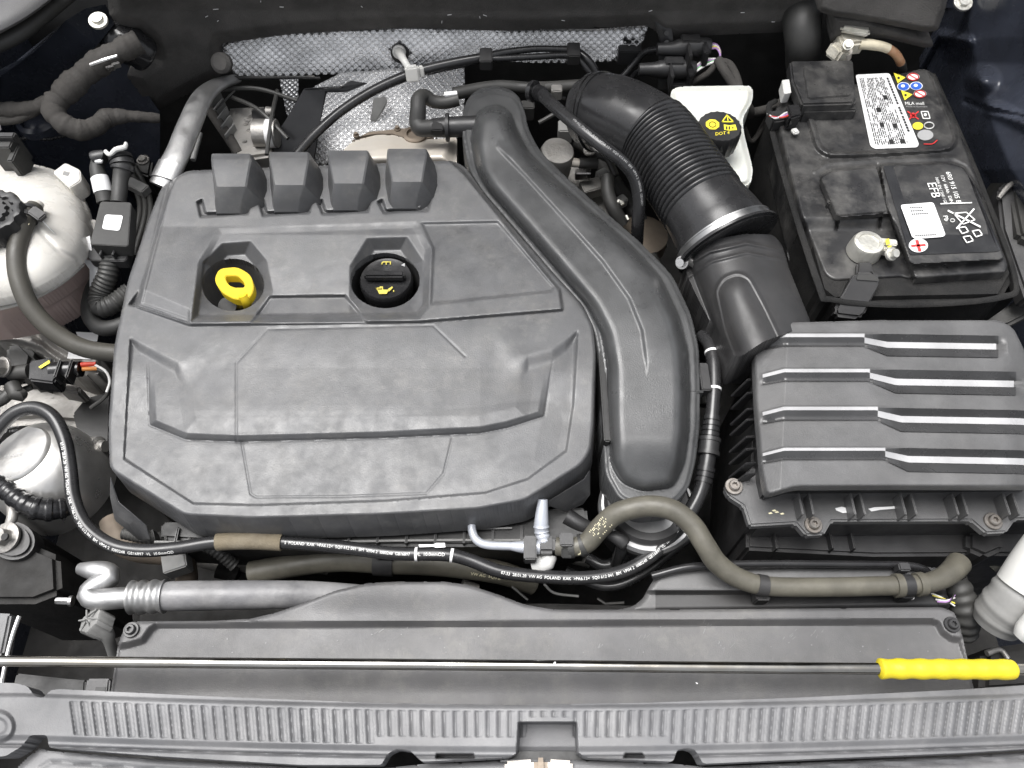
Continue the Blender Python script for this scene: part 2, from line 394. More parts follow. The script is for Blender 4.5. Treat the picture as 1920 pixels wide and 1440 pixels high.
# printing ------------------------------------------------------------
def glyphs(text, spacing=1.):
    cu = bpy.data.curves.new('t', 'FONT'); cu.body = text; cu.resolution_u = 2; cu.space_character = spacing
    ob = bpy.data.objects.new('t', cu); me = ob.to_mesh()
    v = np.array([tuple(x.co) for x in me.vertices]).reshape(-1, 3); f = [list(p.vertices) for p in me.polygons]
    ob.to_mesh_clear(); bpy.data.objects.remove(ob); bpy.data.curves.remove(cu)
    return v, f
def text_px(name, text, px, py, right, up, zf, m, parent, lift=.0005, spacing=1.):
    """flat print: lettering laid on a surface; right/up = photo-pixel vectors of one em along / across the line"""
    v, f = glyphs(text, spacing)
    X = px+v[:,0]*right[0]+v[:,1]*up[0]; Y = py+v[:,0]*right[1]+v[:,1]*up[1]
    Z = (zf(X, Y) if callable(zf) else np.full(X.shape, zf))+lift
    return mk(name, P(X, Y, Z), f, m, parent, smooth=False)
def shape_px(name, polys, zf, m, parent, lift=.0005):
    vs, fs = [], []
    for p in polys:
        p = np.array(p, float); Z = (zf(p[:,0], p[:,1]) if callable(zf) else np.full(len(p), zf))+lift
        q = P(p[:,0], p[:,1], Z); fs.append(list(range(len(vs), len(vs)+len(p)))); vs += q.tolist()
    return mk(name, vs, fs, m, parent, smooth=False)
def frame2(o, r, u):                                       # px frame: maps (a,b) -> o + a r + b u
    return lambda a, b: (o[0]+a*r[0]+b*u[0], o[1]+a*r[1]+b*u[1])
def stroke(pts, w, closed=False):                          # a polyline as thin quads (2-D, same unit)
    q = []; n = len(pts)
    for i in range(n if closed else n-1):
        a, b = np.array(pts[i], float), np.array(pts[(i+1) % n], float); d = b-a; L = np.linalg.norm(d)
        if L < 1e-9: continue
        d /= L; nn = np.array([-d[1], d[0]])*w/2; a = a-d*w*.3; b = b+d*w*.3
        q.append([a+nn, b+nn, b-nn, a-nn])
    return q
def circ(cx, cy, rx, ry=None, n=20, rot=0):
    ry = ry or rx; return [(cx+rx*math.cos(2*math.pi*i/n+rot), cy+ry*math.sin(2*math.pi*i/n+rot)) for i in range(n)]
def tube_text(name, path, text, d0, size, m, parent, rev=False, lift=.0003, roll=0., spacing=1.):
    """print along a hose, on the side turned up and to the front"""
    v, f = glyphs(text, spacing); o_ = []
    for x, y, _ in v:
        d = d0 + (-x if rev else x)*size; d = min(max(d, 0), path.L)
        c, t, r = path.at(d); c = Vector(c); t = Vector(t)
        n = (Vector((0,0,CZ))-c); n = (n-t*n.dot(t)).normalized(); b = n.cross(t)
        if rev: b = -b
        th = (y-.35)*size/r+roll; o_.append(c+(n*math.cos(th)+b*math.sin(th))*(r+lift))
    return mk(name, o_, f, m, parent, smooth=False)
def tube_text_fit(name, path, text, d0, d1, m, parent, **k):   # the same, its size chosen to fill the run d0..d1
    v, f = glyphs(text); return tube_text(name, path, text, d0, (d1-d0)/float(v[:,0].max()), m, parent, **k)
# ================================================================== THE SETTING: the bay itself
def quad(name, pts, m): return struct(mk(name, pts, [[0,1,2,3]], m, smooth=False))
struct(mk('engine_bay_floor', [(-1,-.2,.40),(1,-.2,.40),(1,1.2,.40),(-1,1.2,.40)], [[0,1,2,3]], 'grime', smooth=False))
def wall_strip(name, prof, x0, x1, m, nx=2):               # profile of (y,z) swept along x
    vs, fs = [], []; n = len(prof)
    for i in range(nx+1):
        x = x0+(x1-x0)*i/nx
        for y, z in prof: vs.append((x, y, z))
    for i in range(nx):
        for j in range(n-1): fs.append([i*n+j, (i+1)*n+j, (i+1)*n+j+1, i*n+j+1])
    return struct(mk(name, vs, fs, m))
wall_strip('firewall', [(.90,.40),(.90,.78),(.905,.80),(.96,.96),(1.1,1.0)], -1, 1, 'dark_plastic')
struct(mk('inner_wing_left', [(-.62,-.2,.40),(-.62,1.1,.40),(-.64,1.1,.86),(-.64,-.2,.80)], [[0,1,2,3]], 'navy_paint', smooth=False))
struct(mk('inner_wing_right', [(.62,-.2,.40),(.62,1.1,.40),(.66,1.1,.86),(.66,-.2,.80)], [[0,1,2,3]], 'navy_paint', smooth=False))
struct(mk('front_panel', [(-1,-.09,.40),(1,-.09,.40),(1,-.09,.76),(-1,-.09,.76)], [[0,1,2,3]], 'dark_plastic', smooth=False))

# ================================================================== engine block under the cover
t = thing('engine_block', 'dark engine block with ribbed valve cover under the grey engine cover', 'engine')
prism('block', [(300,345),(860,330),(1090,600),(1085,880),(950,945),(300,960),(225,880),(240,560)], .745, .45, 'grime', t, bevel=.006)
k0 = [(300,978),(1100,950),(1108,1010),(1000,1024),(520,1022),(300,1010)]
prism('valve_cover_flange', k0, .735, .66, 'dark_plastic', t, bevel=.003)
for i in range(13):
    x = 330+i*54; y = 1003 if x < 900 else 998
    boxpx('rib', x, y, .7395, 5, 34, .012, 'black_plastic', t)
tube('gasket_edge', [(290,1016,.737,2.5),(520,1017,.737,2.5),(800,1013,.737,2.5),(1000,1013,.737,2.5)], 'grey_plastic', t, seg=8, ds=.02)
tube('gasket_edge', [(540,996,.738,2),(800,993,.738,2),(960,990,.738,2)], 'grey_plastic', t, seg=8, ds=.02)

# ================================================================== engine cover
OUT = roundpoly([(350,320),(850,301),(874,314),(905,360),(960,425),(1035,510),(1092,570),(1112,612),(1117,660),(1113,790),(1108,845),
       (1090,872),(985,938),(900,954),(720,965),(480,972),(345,966),(206,880),(203,800),(214,650),(240,525),(281,405),(303,350)], 12, 3)
U1 = [(322,352),(258,573),(356,607),(786,601),(1052,579),(1047,545),(1032,528),(950,425),(868,325),(840,300),(345,300)]
PL = [(410,428),(780,416),(808,465),(804,575),(786,598),(358,604),(372,490)]
TR = [(505,554),(648,552),(672,580),(690,606),(468,606)]
HX1 = [(372,600),(380,492),(416,456),(470,452),(500,488),(512,545),(500,600)]
HX2 = [(654,600),(656,498),(688,446),(764,444),(794,490),(792,598)]
RP = [(788,417),(934,414),(1041,538),(1035,548),(806,572),(811,466)]
IP = [(245,600),(231,861),(362,946),(480,949),(720,941),(910,926),(990,900),(1063,846),(1076,760),(1086,600)]
CP = [(275,661),(280,797),(348,825),(450,829),(720,822),(900,813),(952,803),(1021,781),(1041,655),(985,645),(330,665)]
SH = [(457,830),(443,829),(443,680),(502,617),(812,610),(872,668)]
SH2 = [(453,829),(470,926),(480,932),(640,931),(800,925),(832,888),(848,822)]
HOLE1 = circ(437,534,58,49,40); HOLE2 = circ(722,526,65,52,44)
SLOTS = [[(368,408),(374,376),(392,376),(395,395),(446,394),(450,372),(466,366),(478,400),(472,406)]] 
def bumpx(i): return (437,546,657,767)[i]
SLOT = [[(x-55+i*2,408-i*2.5),(x-62,378),(x-50,372),(x-44,398-i*2),(x+20,395-i*2),(x+30,368),(x+44,362),(x+36,402-i*2)] for i, x in enumerate((430,545,655,768))]
def cover_z(X, Y):
    s = sdf(OUT, X, Y)
    z = 0*X - 5*ss((Y-620)/380)
    z = z - 2*(1-lin(-s/5))**2
    sU = sdf(U1, X, Y); z = z + 5*out(sU, 5)
    z = z + 9*lin((425-Y)/120)*out(sU, 5)*(1-inn(sdf(PL, X, Y), 6))                     # rises towards the coil covers
    sp = sdf(PL, X, Y); z = z - (1.2+9*lin((Y-440)/120))*inn(sp, 12)
    z = z - 4.5*inn(sdf(TR, X, Y), 5)
    for hx in (HX1, HX2): z = z - 13*lin(-sdf(hx, X, Y)/24)*lin((602-Y)/80)
    z = z - 2.2*inn(sdf(RP, X, Y), 4)
    si = sdf(IP, X, Y)
    yt = np.interp(X, [243,335,640,985,1036,1087], [631,676,676,664,651,615]); yt = np.where((X > 335) & (X < 985), yt-55*ss((X-335)/70)*ss((985-X)/70), yt); wt = np.interp(X, [243,262,330,420,900,990,1060,1087], [8,22,30,200,200,34,30,8])
    z = z - (2.6*inn(si, 3.)+2.5*lin((760-Y)/120)*inn(si, 8))*ss((Y-yt)/wt)
    sc = sdf(CP, X, Y); z = z - 6.5*ss((Y-690)/110)*(1-inn(sc, 13)) - 1.*lin(1-np.abs(sc+1)/2.5)*lin((Y-670)/40)
    # soft facets beside the central plateau
    z = z + 1.6*inn(sdf([(330,700),(345,812),(900,806),(990,785),(1005,680),(870,668),(500,640)], X, Y), 26)*lin((Y-690)/80)
    z = z + 1.2*out(sdf([(290,862),(370,925),(480,930),(800,922),(925,905),(1000,862),(1015,790),(600,835),(350,835)], X, Y), 40)*out(si, 1)
    for L in (SH, SH2): z = z - .7*lin(1-dline(L, X, Y)/2.6)
    z = z - .8*lin(1-dline([(312,352),(258,573),(356,607)], X, Y)/3.2)
    z = z + 1.*lin(1-dline([(318,354),(264,570),(356,602)], X, Y)/4.)
    z = z - 5*lin(((Y-548)-(X-282)*.42)/30)*inn(sdf([(240,572),(262,540),(290,500),(358,520),(356,607),(258,576)], X, Y), 3)
    for sl in SLOT: z = z - 5*inn(sdf(sl, X, Y), 3)
    rng = np.random.RandomState(3)
    return .800 + z/1000
t = thing('engine_cover', 'large grey dusty plastic engine cover with four coil humps and central crest outline', 'engine cover')
cov = relief('cover_shell', OUT, cover_z, 'cover_plastic', t, step=1.6, holes=[HOLE1, HOLE2], hole_depth=.03, blur=1, flare=.004,
       skirt=lambda x, y: .044 if y > 840 else .035, angle=60)
for i, x in enumerate((437,546,657,767)):
    # hump: a rounded roof over each coil, low and narrow in front, high and broad at the back
    rows = [(406-3*i, .800, 24, 27), (400-3*i, .807, 25, 29), (375-3*i, .820, 28, 36), (350-3*i, .832, 31, 45), (320-3*i, .839, 36, 50), (299-3*i, .841, 40, 50), (288-3*i, .836, 39, 48), (285-3*i, .822, 40, 48), (285-3*i, .795, 40, 48)]
    vs, fs = [], []; m_ = 7
    for ri, (y, z, wt, wb) in enumerate(rows):
        cx = x-6+ (0 if y > 360 else 5); zb = min(z-.004, .790)
        cs = [(-wb-3, zb), (-wb, zb+(z-zb)*.50), (-wt-1, z-.0012), (-wt+2, z), (wt-8, z), (wt-5, z-.0012), (wb, zb+(z-zb)*.42), (wb+3, zb)]
        zz0 = z if ri < 6 else rows[6][1]; base = V(cx, rows[min(ri, 6)][0], zz0); k = scl(cx, rows[min(ri, 6)][0], zz0)
        for dx, zz in cs: vs.append((base.x+dx*k, base.y, zz))
    n8 = 8
    for a in range(len(rows)-1):
        for b in range(n8-1): fs.append([a*n8+b, a*n8+b+1, (a+1)*n8+b+1, (a+1)*n8+b])
    fs.append(list(range(n8))); fs.append([(len(rows)-1)*n8+b for b in range(n8)])
    mk('coil_hump', vs, fs, 'cover_plastic', t, bevel=.0011, seg=2, angle=30)
# wells below the two openings
for hole, dep in ((HOLE1, .05), (HOLE2, .045)):
    h = np.array(hole); zz = cover_z(h[:,0], h[:,1]); top = P(h[:,0], h[:,1], zz-.002); c = top.mean(0); n = len(top)
    dpt = np.array([0,0,-dep]); r1 = top*1; r2 = c+(top-c)*.93+dpt*.55; r3 = c+(top-c)*.80+dpt
    vs = np.concatenate([r1, r2, r3, (c+dpt)[None]]).tolist()
    fs = [[a*n+i, a*n+(i+1) % n, (a+1)*n+(i+1) % n, (a+1)*n+i] for a in range(2) for i in range(n)] + [[2*n+i, 2*n+(i+1) % n, 3*n] for i in range(n)]
    mk('well', vs, fs, 'dark_plastic' if hole is HOLE2 else 'cover_plastic', t)
# front corner skirts that hang below the lip
slab('corner_skirt', [(207,892,.784),(222,940,.775),(275,985,.76),(283,1012,.742),(262,1013,.735),(215,975,.745),(206,930,.765)], .004, 'cover_plastic', t, bevel=.001)
slab('corner_skirt', [(1020,944,.766),(1094,898,.776),(1106,880,.778),(1106,925,.75),(1092,944,.744),(1058,958,.742)], .004, 'cover_plastic', t, bevel=.001)

# dipstick
t = thing('dipstick', 'bright yellow looped dipstick handle in the round well of the engine cover', 'dipstick')
k = scl(440,540,.79); c0 = V(452,566,.772); 
loop_o = [(410,503),(445,500),(470,515),(477,540),(468,560),(440,562),(415,548),(401,525)]
loop_o = roundpoly(loop_o, 10, 4); 
o_in = roundpoly([(420,517),(446,517),(457,528),(460,539),(438,539),(427,533)], 6, 4)
n = len(loop_o); m_ = len(o_in)
zt = lambda p: .812-.00030*(p[1]-500)
def rad(p, c): return math.atan2(p[1]-c[1], p[0]-c[0])
def resamp(poly, c, N):
    r = []
    for i in range(N):
        a = 2*math.pi*i/N-math.pi; best = None; d = np.array([math.cos(a), math.sin(a)])
        for j in range(len(poly)):
            p, q = np.array(poly[j]), np.array(poly[(j+1) % len(poly)]); e = q-p; den = d[0]*e[1]-d[1]*e[0]
            if abs(den) < 1e-9: continue
            w = p-np.array(c); tt = (w[0]*e[1]-w[1]*e[0])/den; u = (w[0]*d[1]-w[1]*d[0])/den
            if tt > 0 and -1e-6 <= u <= 1+1e-6: best = tt
        r.append((c[0]+d[0]*best, c[1]+d[1]*best))
    return r
A_ = resamp(loop_o, (439,529), 48); B_ = resamp(o_in, (440,528), 48); vs, fs = [], []; N = 48
for ring, dz in ((A_, 0), (B_, 0), (B_, -.011), (A_, -.011)):
    for p in ring: q = V(p[0], p[1], zt(p)); vs.append((q.x, q.y, q.z+dz))
for a in range(4):
    for i in range(N): j = (i+1) % N; b = (a+1) % 4; fs.append([a*N+i, a*N+j, b*N+j, b*N+i])
mk('handle', vs, fs, 'yellow_plastic', t, bevel=.0028, seg=3)
tube('stem', [(454,552,.797,9),(462,566,.787,9),(464,575,.765,8),(466,578,.74,8)], 'yellow_plastic', t, ds=.002)
tube('guide_tube', [(426,574,.772,17),(440,578,.752,17),(470,575,.735,16)], 'rubber_black', t)

# oil filler cap
t = thing('oil_filler_cap', 'round black oil filler cap with yellow oil can symbol set in the engine cover', 'oil cap')
k = scl(722,525,.79); zc_ = .786
cpb = lathe('cap_body', 724,524,zc_-.004, [(49*k,-.022),(51*k,-.004),(50*k,0),(47.5*k,.0022),(38*k,.0014),(0.1*k,.0010)], 'gloss_black', t, seg=48)
cc = V(724,521,zc_)
box('grip_bar', (cc.x-.001, cc.y+.0005, cc.z+.003), (76*k, 16*k, .009), 'gloss_black', t, bevel=.002)
zc2 = zc_+.0005-.003
fr = frame2((719,545), (1,0), (0,1))
can = [[(-12,-2),(10,-2),(6,6),(-8,6)], [(-14,-6),(-4,-6),(-4,-4),(-14,-4)], [(8,-3),(16,-8),(18,-6),(10,2)], [(-7,-8),(-1,-8),(-1,-2),(-3,-2),(-3,-6),(-7,-6)], [(18,-1),(20,-1),(20,2),(18,2)], [(-14,-6),(-12,-6),(-10,-1),(-12,-1)]]
shape_px('oil_can_symbol', [[fr(a, b) for a, b in p] for p in can], zc_-.002, 'print_dull_yellow', cpb, .0012)
fr = frame2((724,494), (1,0), (0,1))
wav = [[(-9,2),(-9,-1),(-6,-4),(9,-4),(9,-2),(-5,-2),(-7,0),(-7,2)], [(-1,-2),(1,-2),(1,2),(-1,2)], [(7,-2),(9,-2),(9,2),(7,2)]]
shape_px('wave_symbol', [[fr(a, b) for a, b in p] for p in wav], zc_-.002, 'print_dull_yellow', cpb, .0012)
shape_px('arrow_mark', [[(752,497),(759,493),(759,500)]], zc_-.002, 'print_grey', cpb, .0012)

# ================================================================== intake duct (the long S-shaped resonator)
DO = roundpoly([(866,258),(868,205),(880,180),(925,166),(968,176),(984,205),(990,240),(1012,283),(1055,326),(1130,393),(1205,458),(1262,518),(1296,590),(1310,650),(1313,720),
      (1312,800),(1304,868),(1292,915),(1265,946),(1205,953),(1160,936),(1134,890),(1127,780),(1124,680),(1114,622),(1092,575),(1035,512),(962,426),(905,360),(880,320)], 14, 3)
DB = roundpoly([(884,262),(890,222),(905,202),(935,196),(958,212),(968,245),(990,285),(1035,330),(1110,398),(1185,462),(1238,520),(1272,592),(1288,655),(1292,720),
      (1291,800),(1283,868),(1262,914),(1205,921),(1166,905),(1146,870),(1141,780),(1140,690),(1130,628),(1104,575),(1045,505),(972,420),(915,355),(893,318)], 14, 3)
RIDGE = [(932,275),(985,330),(1060,412),(1130,490),(1180,560),(1204,620),(1212,680)]
def duct_z(X, Y):
    s = sdf(DO, X, Y); b = -sdf(DB, X, Y)
    prof = np.sqrt(np.clip(1-(1-lin(b/21))**2, 0, 1))*(1-.10*ss((30-b)/30))
    z = 31*prof*(1-.62*ss((Y-815)/110))
    z = z + 3*inn(s, 4)*1. - 2*lin(1-np.abs(s+5)/3)
    # a fine step along the crown, fading out to the right of it
    d = dline(RIDGE, X, Y); sg_ = np.where(X > np.interp(Y, [p[1] for p in RIDGE], [p[0] for p in RIDGE]), d, -d); fade = lin((705-Y)/50)*lin((Y-262)/30)
    z = z + 2.6*ss((sg_+4)/8)*(1-ss((sg_-6)/85))*fade
    z = z + 10*ss((320-Y)/130)
    return .797 + z/1000 - .014*ss((Y-560)/300)
t = thing('intake_duct', 'long curved black plastic intake duct wrapping round the engine cover', 'air duct')
relief('duct_shell', DO, duct_z, 'duct_plastic', t, step=2, skirt=.045, angle=55, blur=1)
boxpx('clip', 1322, 705, .792, 18, 60, .012, 'black_plastic', t)
boxpx('clip', 1300, 674, .794, 26, 4, .012, 'duct_plastic', t)
boxpx('clip', 1306, 733, .792, 30, 4, .012, 'duct_plastic', t)
box('side_wall', tuple(V(1128,760,.77)), (.006,.10,.05), 'dark_plastic', t)
boxpx('latch_nub', 1183, 505, .800, 6, 8, .01, 'black_plastic', t)
# round flange behind the duct's upper end
lathe('rear_flange', 926, 196, .79, [(.034,-.04),(.034,-.003),(.032,0),(.026,.001),(.024,-.001),(.002,-.001)], 'duct_plastic', t, seg=40)

# charge-air coupling under the duct's front end
t = thing('throttle_coupling', 'round black coupling with silver ring under the front end of the intake duct', 'coupling')
w0 = V(1215,965,.735)
lathe('rubber_collar', 1215, 940, .752, [(.040,-.06),(.040,-.004),(.037,0),(.030,0),(.03,-.02)], 'black_plastic', t, seg=40)
lathe('silver_ring', 1215, 948, .745, [(.043,-.012),(.0455,-.010),(.0455,-.003),(.043,0),(.041,0)], 'ring_metal', t, seg=48)

# ================================================================== air filter box
LO = roundpoly([(1412,628),(1440,606),(1660,600),(1872,600),(1900,614),(1925,665),(1950,780),(1968,912),(1700,911),(1492,912),(1437,928),(1428,880),(1418,760)], 12, 3)
def ln(*p): return (np.array([q[0] for q in p], float), np.array([q[1] for q in p], float))
RIBS = []
for (xl, y0, y1, y2, xr, q0, q1, q2, q3) in [
    (1617, 627, 632, 649, 1664, 626, 641, 652, 667), (1627, 693, 698, 715, 1680, 693, 710, 722, 737),
    (1642, 764, 769, 788, 1690, 765, 780, 792, 809), (1656, 841, 845, 862, 1703, 840, 855, 867, 884)]:
    def mkl(a, b, hook): return ln((1400, a+hook), (1428, a+hook*.9), (1470, a), (xl, a), (xr, b), (1905, b+4), (1960, b+7))
    RIBS.append((xl, xr, mkl(y0, q0, 12), mkl(y1, q1, 12), mkl((y1+y2)/2+2, q2, 11), mkl(y2, q3, 8)))
def lid_z(X, Y):
    s = sdf(LO, X, Y)
    z = 0*X - 15*lin((1478-X-.05*(Y-620))/72) - 1.6*(1-lin(-s/5))**2 - 9*ss((X-1870)/70)**1.5
    for xl, xr, a, b, c, d in RIBS:
        ya, yb, yc, yd = (np.interp(X, *q) for q in (a, b, c, d)); wr = ss((X-xl)/(xr-xl)); xs = lin((X-1424)/14)*lin((np.interp(Y, [600,660,720,780,900], [1885,1890,1925,1975,1990])-X)/24)
        right = np.where(Y < ya, 0, np.where(Y < yb, -7*(Y-ya)/(yb-ya), np.where(Y < yc, -7+.5*(Y-yb)/(yc-yb), np.where(Y < yd, -6.5*(1-(Y-yc)/(yd-yc)), 0))))
        left = np.where(Y < ya-4, 0, np.where(Y < ya, 1.4*(Y-ya+4)/4, np.where(Y < yb, 1.4+.6*(Y-ya)/(yb-ya), np.where(Y < yd-2, 2-5*(Y-yb)/(yd-2-yb), np.where(Y < yd+2, -3*(1-(Y-yd+2)/4), 0)))))
        z = z + (left*(1-wr)+right*wr)*xs
    return .836 + z/1000
def strip(name, A, B, x0, x1, m, parent, nx=90, ny=5, lift=.0011):
    xs_ = np.linspace(x0, x1, nx); ya, yb = np.interp(xs_, *A), np.interp(xs_, *B)
    Y = np.stack([ya+(yb-ya)*j/(ny-1) for j in range(ny)]); X = np.stack([xs_]*ny); Q = P(X, Y, lid_z(X, Y)+lift).reshape(-1, 3)
    return mk(name, Q, [[j*nx+i, j*nx+i+1, (j+1)*nx+i+1, (j+1)*nx+i] for j in range(ny-1) for i in range(nx-1)], m, parent, angle=60)
t = thing('air_filter_box', 'black ribbed plastic air filter box in front of the battery', 'air box')
lid = relief('lid', LO, lid_z, 'airbox_plastic', t, step=1.3, skirt=.009, angle=40)
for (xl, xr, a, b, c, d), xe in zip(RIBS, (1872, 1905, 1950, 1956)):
    strip('groove_flank_painted_dark_reflection', a, b, xl+6, xe, 'airbox_painted_dark_reflection', lid); strip('groove_floor_painted_sheen', b, c, xl+4, xe-4, 'airbox_painted_sheen', lid); strip('groove_flank_painted_dark_reflection', c, d, xl+10, xe, 'airbox_painted_dark_reflection', lid)  # overlaid strips: reflections painted as light floors between dark flanks
    strip('groove_lip_painted_highlight', (a[0], a[1]-1.5), b, 1430, xl+4, 'airbox_painted_sheen', lid); strip('groove_flank_painted_dark_reflection', b, d, 1430, xl+4, 'airbox_painted_dark_reflection', lid)  # lip strip is a painted edge highlight, flank a painted dark band
LOs = [(1422,640),(1450,622),(1870,620),(1900,640),(1930,700),(1960,895),(1700,899),(1494,900),(1444,914),(1436,880),(1428,760)]
prism('filter_housing', LOs, .8195, .785, 'black_plastic', t, bevel=.002)  # body below the lid; its black also paints the shaded wall there
FL = [(1358,912),(1370,898),(1392,900),(1402,880),(1440,870),(1980,870),(1980,972),(1905,974),(1888,998),(1850,1000),(1822,976),(1560,977),(1546,1002),(1512,1004),(1492,981),(1406,986),(1394,948),(1366,930)]
prism('flange', FL, .789, .779, 'airbox_plastic', t, bevel=.0018)
prism('base', [(1408,905),(1420,660),(1900,640),(1985,700),(1985,975),(1418,982),(1404,955)], .778, .60, 'black_plastic', t, bevel=.004)
for x, y in ((1376,912),(1525,984),(1862,977)): bolt('screw', x, y, .7905, 11, 'screw_steel', t, torx=True, hexh=.0045, washer=1.5)
for x in (1502,1522,1600,1618,1694,1714,1792,1810,1888,1906): boxpx('clip_fin', x, 944, .804, 4, 44, .022, 'airbox_plastic', t, bevel=.0006)
for i, y in enumerate((660,690,715,740,770,790,822,845,872,892)):
    x = 1396 - i*.6; c = V(x, y, .800); box('side_rib', (c.x+.003, c.y, c.z-.012), (.011,.0022,.030), 'black_plastic', t, rot=(0,18,12), bevel=.0006)
text_px('moulded_letters', 'VW  AG', 1572, 1000, (21,0), (2,-17), .742, 'print_grey', t, lift=.001)
for i in range(4): shape_px('ring_emblem', stroke(circ(1440+i*6.5, 993, 5, 4.2, 14), 1.3, True), .742, 'print_grey', t, .001)
prism('lower_front', [(1400,985),(1990,982),(1990,1040),(1640,1042),(1400,1030)], .742, .60, 'black_plastic', t, bevel=.003)
prism('lower_boss', [(1815,995),(1885,1000),(1885,1030),(1850,1045),(1815,1030)], .752, .66, 'black_plastic', t, bevel=.004)
for x in (1455,1560,1600): boxpx('web', x, 1010, .752, 4, 40, .03, 'black_plastic', t)
shape_px('sealant_smear', [[(1566,953),(1578,950),(1590,953),(1592,961),(1580,962),(1568,957)], [(1628,954),(1640,951),(1686,949),(1688,953),(1650,956),(1634,959)], [(1606,953),(1612,951),(1612,957),(1607,957)]], .7892, 'label_white', t, .0006)
shape_px('fleck', [[(x_, y_), (x_+6, y_-2), (x_+9, y_+1), (x_+3, y_+2)] for x_, y_ in ((1440,962),(1452,960),(1462,963),(1447,957))], .7892, 'print_cream', t, .0006)
# inlet duct of the box
t2 = thing('air_box_inlet', 'flared black plastic inlet duct between the clamped bellows hose and the air filter box', 'air duct')
IN = roundpoly([(1284,486),(1310,462),(1352,446),(1400,438),(1452,440),(1468,462),(1480,505),(1522,608),(1432,640),(1384,672),(1366,660),(1330,600),(1306,555),(1288,515)], 10, 3)
IS = roundpoly([(1336,545),(1352,518),(1382,506),(1408,516),(1440,575),(1485,670),(1390,720),(1352,620)], 12, 3)
def in_z(X, Y):
    ax = np.interp(Y, [440,660], [1372,1452]); R_ = np.interp(Y, [440,520,660], [98,100,96]); u = np.clip((X-ax+.18*(Y-440)*0)/R_, -1, 1)
    z = 46*np.sqrt(np.clip(1-u*u, .02, 1)) - 4*lin((Y-470)/200)
    z = z + 3*lin(1-dline([(1284,500),(1330,472),(1400,456),(1470,470)], X, Y)/5) + 2*lin(1-dline([(1290,520),(1335,490),(1400,474),(1474,488)], X, Y)/4)
    b = -sdf(IS, X, Y); z = z + 1.5*inn(-b, 5) - 3*inn(-(b-6), 8) + 6*np.sqrt(np.clip(1-(1-lin((b-10)/34))**2, 0, 1))
    return .799 + z/1000
relief('duct', IN, in_z, 'black_plastic', t2, step=1.6, skirt=.05, angle=75, blur=2)

# ================================================================== corrugated intake hose
t = thing('intake_bellows_hose', 'thick glossy black corrugated air intake hose leading to the air filter box', 'air hose')
hp = Path([(1094,210,.806,58),(1120,210,.814,68),(1150,218,.820,73),(1190,236,.824,74),(1230,262,.826,74),(1272,318,.826,75),(1318,385,.824,78),(1345,425,.820,86),(1366,462,.815,94)])
dA = hp.param_at_px(1222,254); dB = hp.param_at_px(1318,385)
tube('elbow', hp, 'hose_black', t, seg=40, ds=.003, d0=0, d1=dA)
npl = 19; plen = (dB-dA)/npl
for i in range(npl):
    tube('pleat', hp, 'hose_black', t, seg=40, ds=plen/10, d0=dA+i*plen, d1=dA+(i+1)*plen, rf=lambda d, r: r-.0015+.0032*math.sin(math.pi*min(1, d/plen))**.7, cap=False)
tube('cuff', hp, 'hose_black', t, seg=40, ds=.003, d0=dB, d1=hp.L)
for d in (.012, .018): tube('end_rib', hp, 'hose_black', t, seg=40, ds=.0012, d0=d, d1=d+.004, grow=.0022)
t = thing('hose_clamp', 'bright steel band clamp with hex screw round the end of the corrugated hose', 'hose clamp')
tube('band', hp, 'clamp_steel', t, seg=56, ds=.003, d0=hp.L-.0115, d1=hp.L-.006, grow=.0016)
tube('edge', hp, 'clamp_steel', t, seg=56, ds=.001, d0=hp.L-.013, d1=hp.L-.0115, grow=.0022)
tube('edge', hp, 'hose_black', t, seg=56, ds=.001, d0=hp.L-.005, d1=hp.L-.002, grow=.004)
bolt('screw', 1279, 492, .812, 9, 'steel', t, axis=(-.5,-.55,.6), hexh=.007)
box('screw_housing', tuple(V(1296,486,.815)), (.014,.010,.010), 'steel', t, rot=(0,0,-40))

# ================================================================== battery
t = thing('battery_jacket', 'black felt jacket wrapped round the car battery', 'battery cover')
prism('felt', [(1443,205),(1458,186),(1742,132),(1762,150),(1905,515),(1880,560),(1562,566),(1536,545)], [.806]*8, .60, 'battery_felt', t, bevel=.006)
tube('rim', [(1455,188,.81,5),(1442,210,.81,6),(1470,330,.81,6),(1535,535,.81,7),(1560,562,.808,6),(1700,572,.806,6),(1875,558,.806,6),(1903,520,.806,6),(1845,360,.808,6),(1800,250,.808,5),(1750,140,.808,5)], 'battery_felt', t, seg=10, flat=.6)
BO = roundpoly([(1470,190),(1732,128),(1752,138),(1806,262),(1838,352),(1890,498),(1886,512),(1700,524),(1690,520),(1562,527),(1545,515),(1500,400),(1452,205)], 10, 3)
B1 = roundpoly([(1592,137),(1730,126),(1745,140),(1790,255),(1788,272),(1768,282),(1640,287),(1560,288),(1538,276),(1520,215),(1580,200)], 14, 4)
B1o = roundpoly([(1505,208),(1580,196),(1592,137),(1738,122),(1755,140),(1800,262),(1788,284),(1645,296),(1550,297),(1528,282)], 14, 4)
B2 = roundpoly([(1648,309),(1780,303),(1808,312),(1834,352),(1884,480),(1880,489),(1712,498),(1700,492),(1660,385)], 8, 3)
B3 = roundpoly([(1535,330),(1560,318),(1645,309),(1668,398),(1668,404),(1566,412),(1560,395)], 8, 3)
B4 = [(1560,400),(1666,400),(1662,432),(1560,434),(1556,425)]
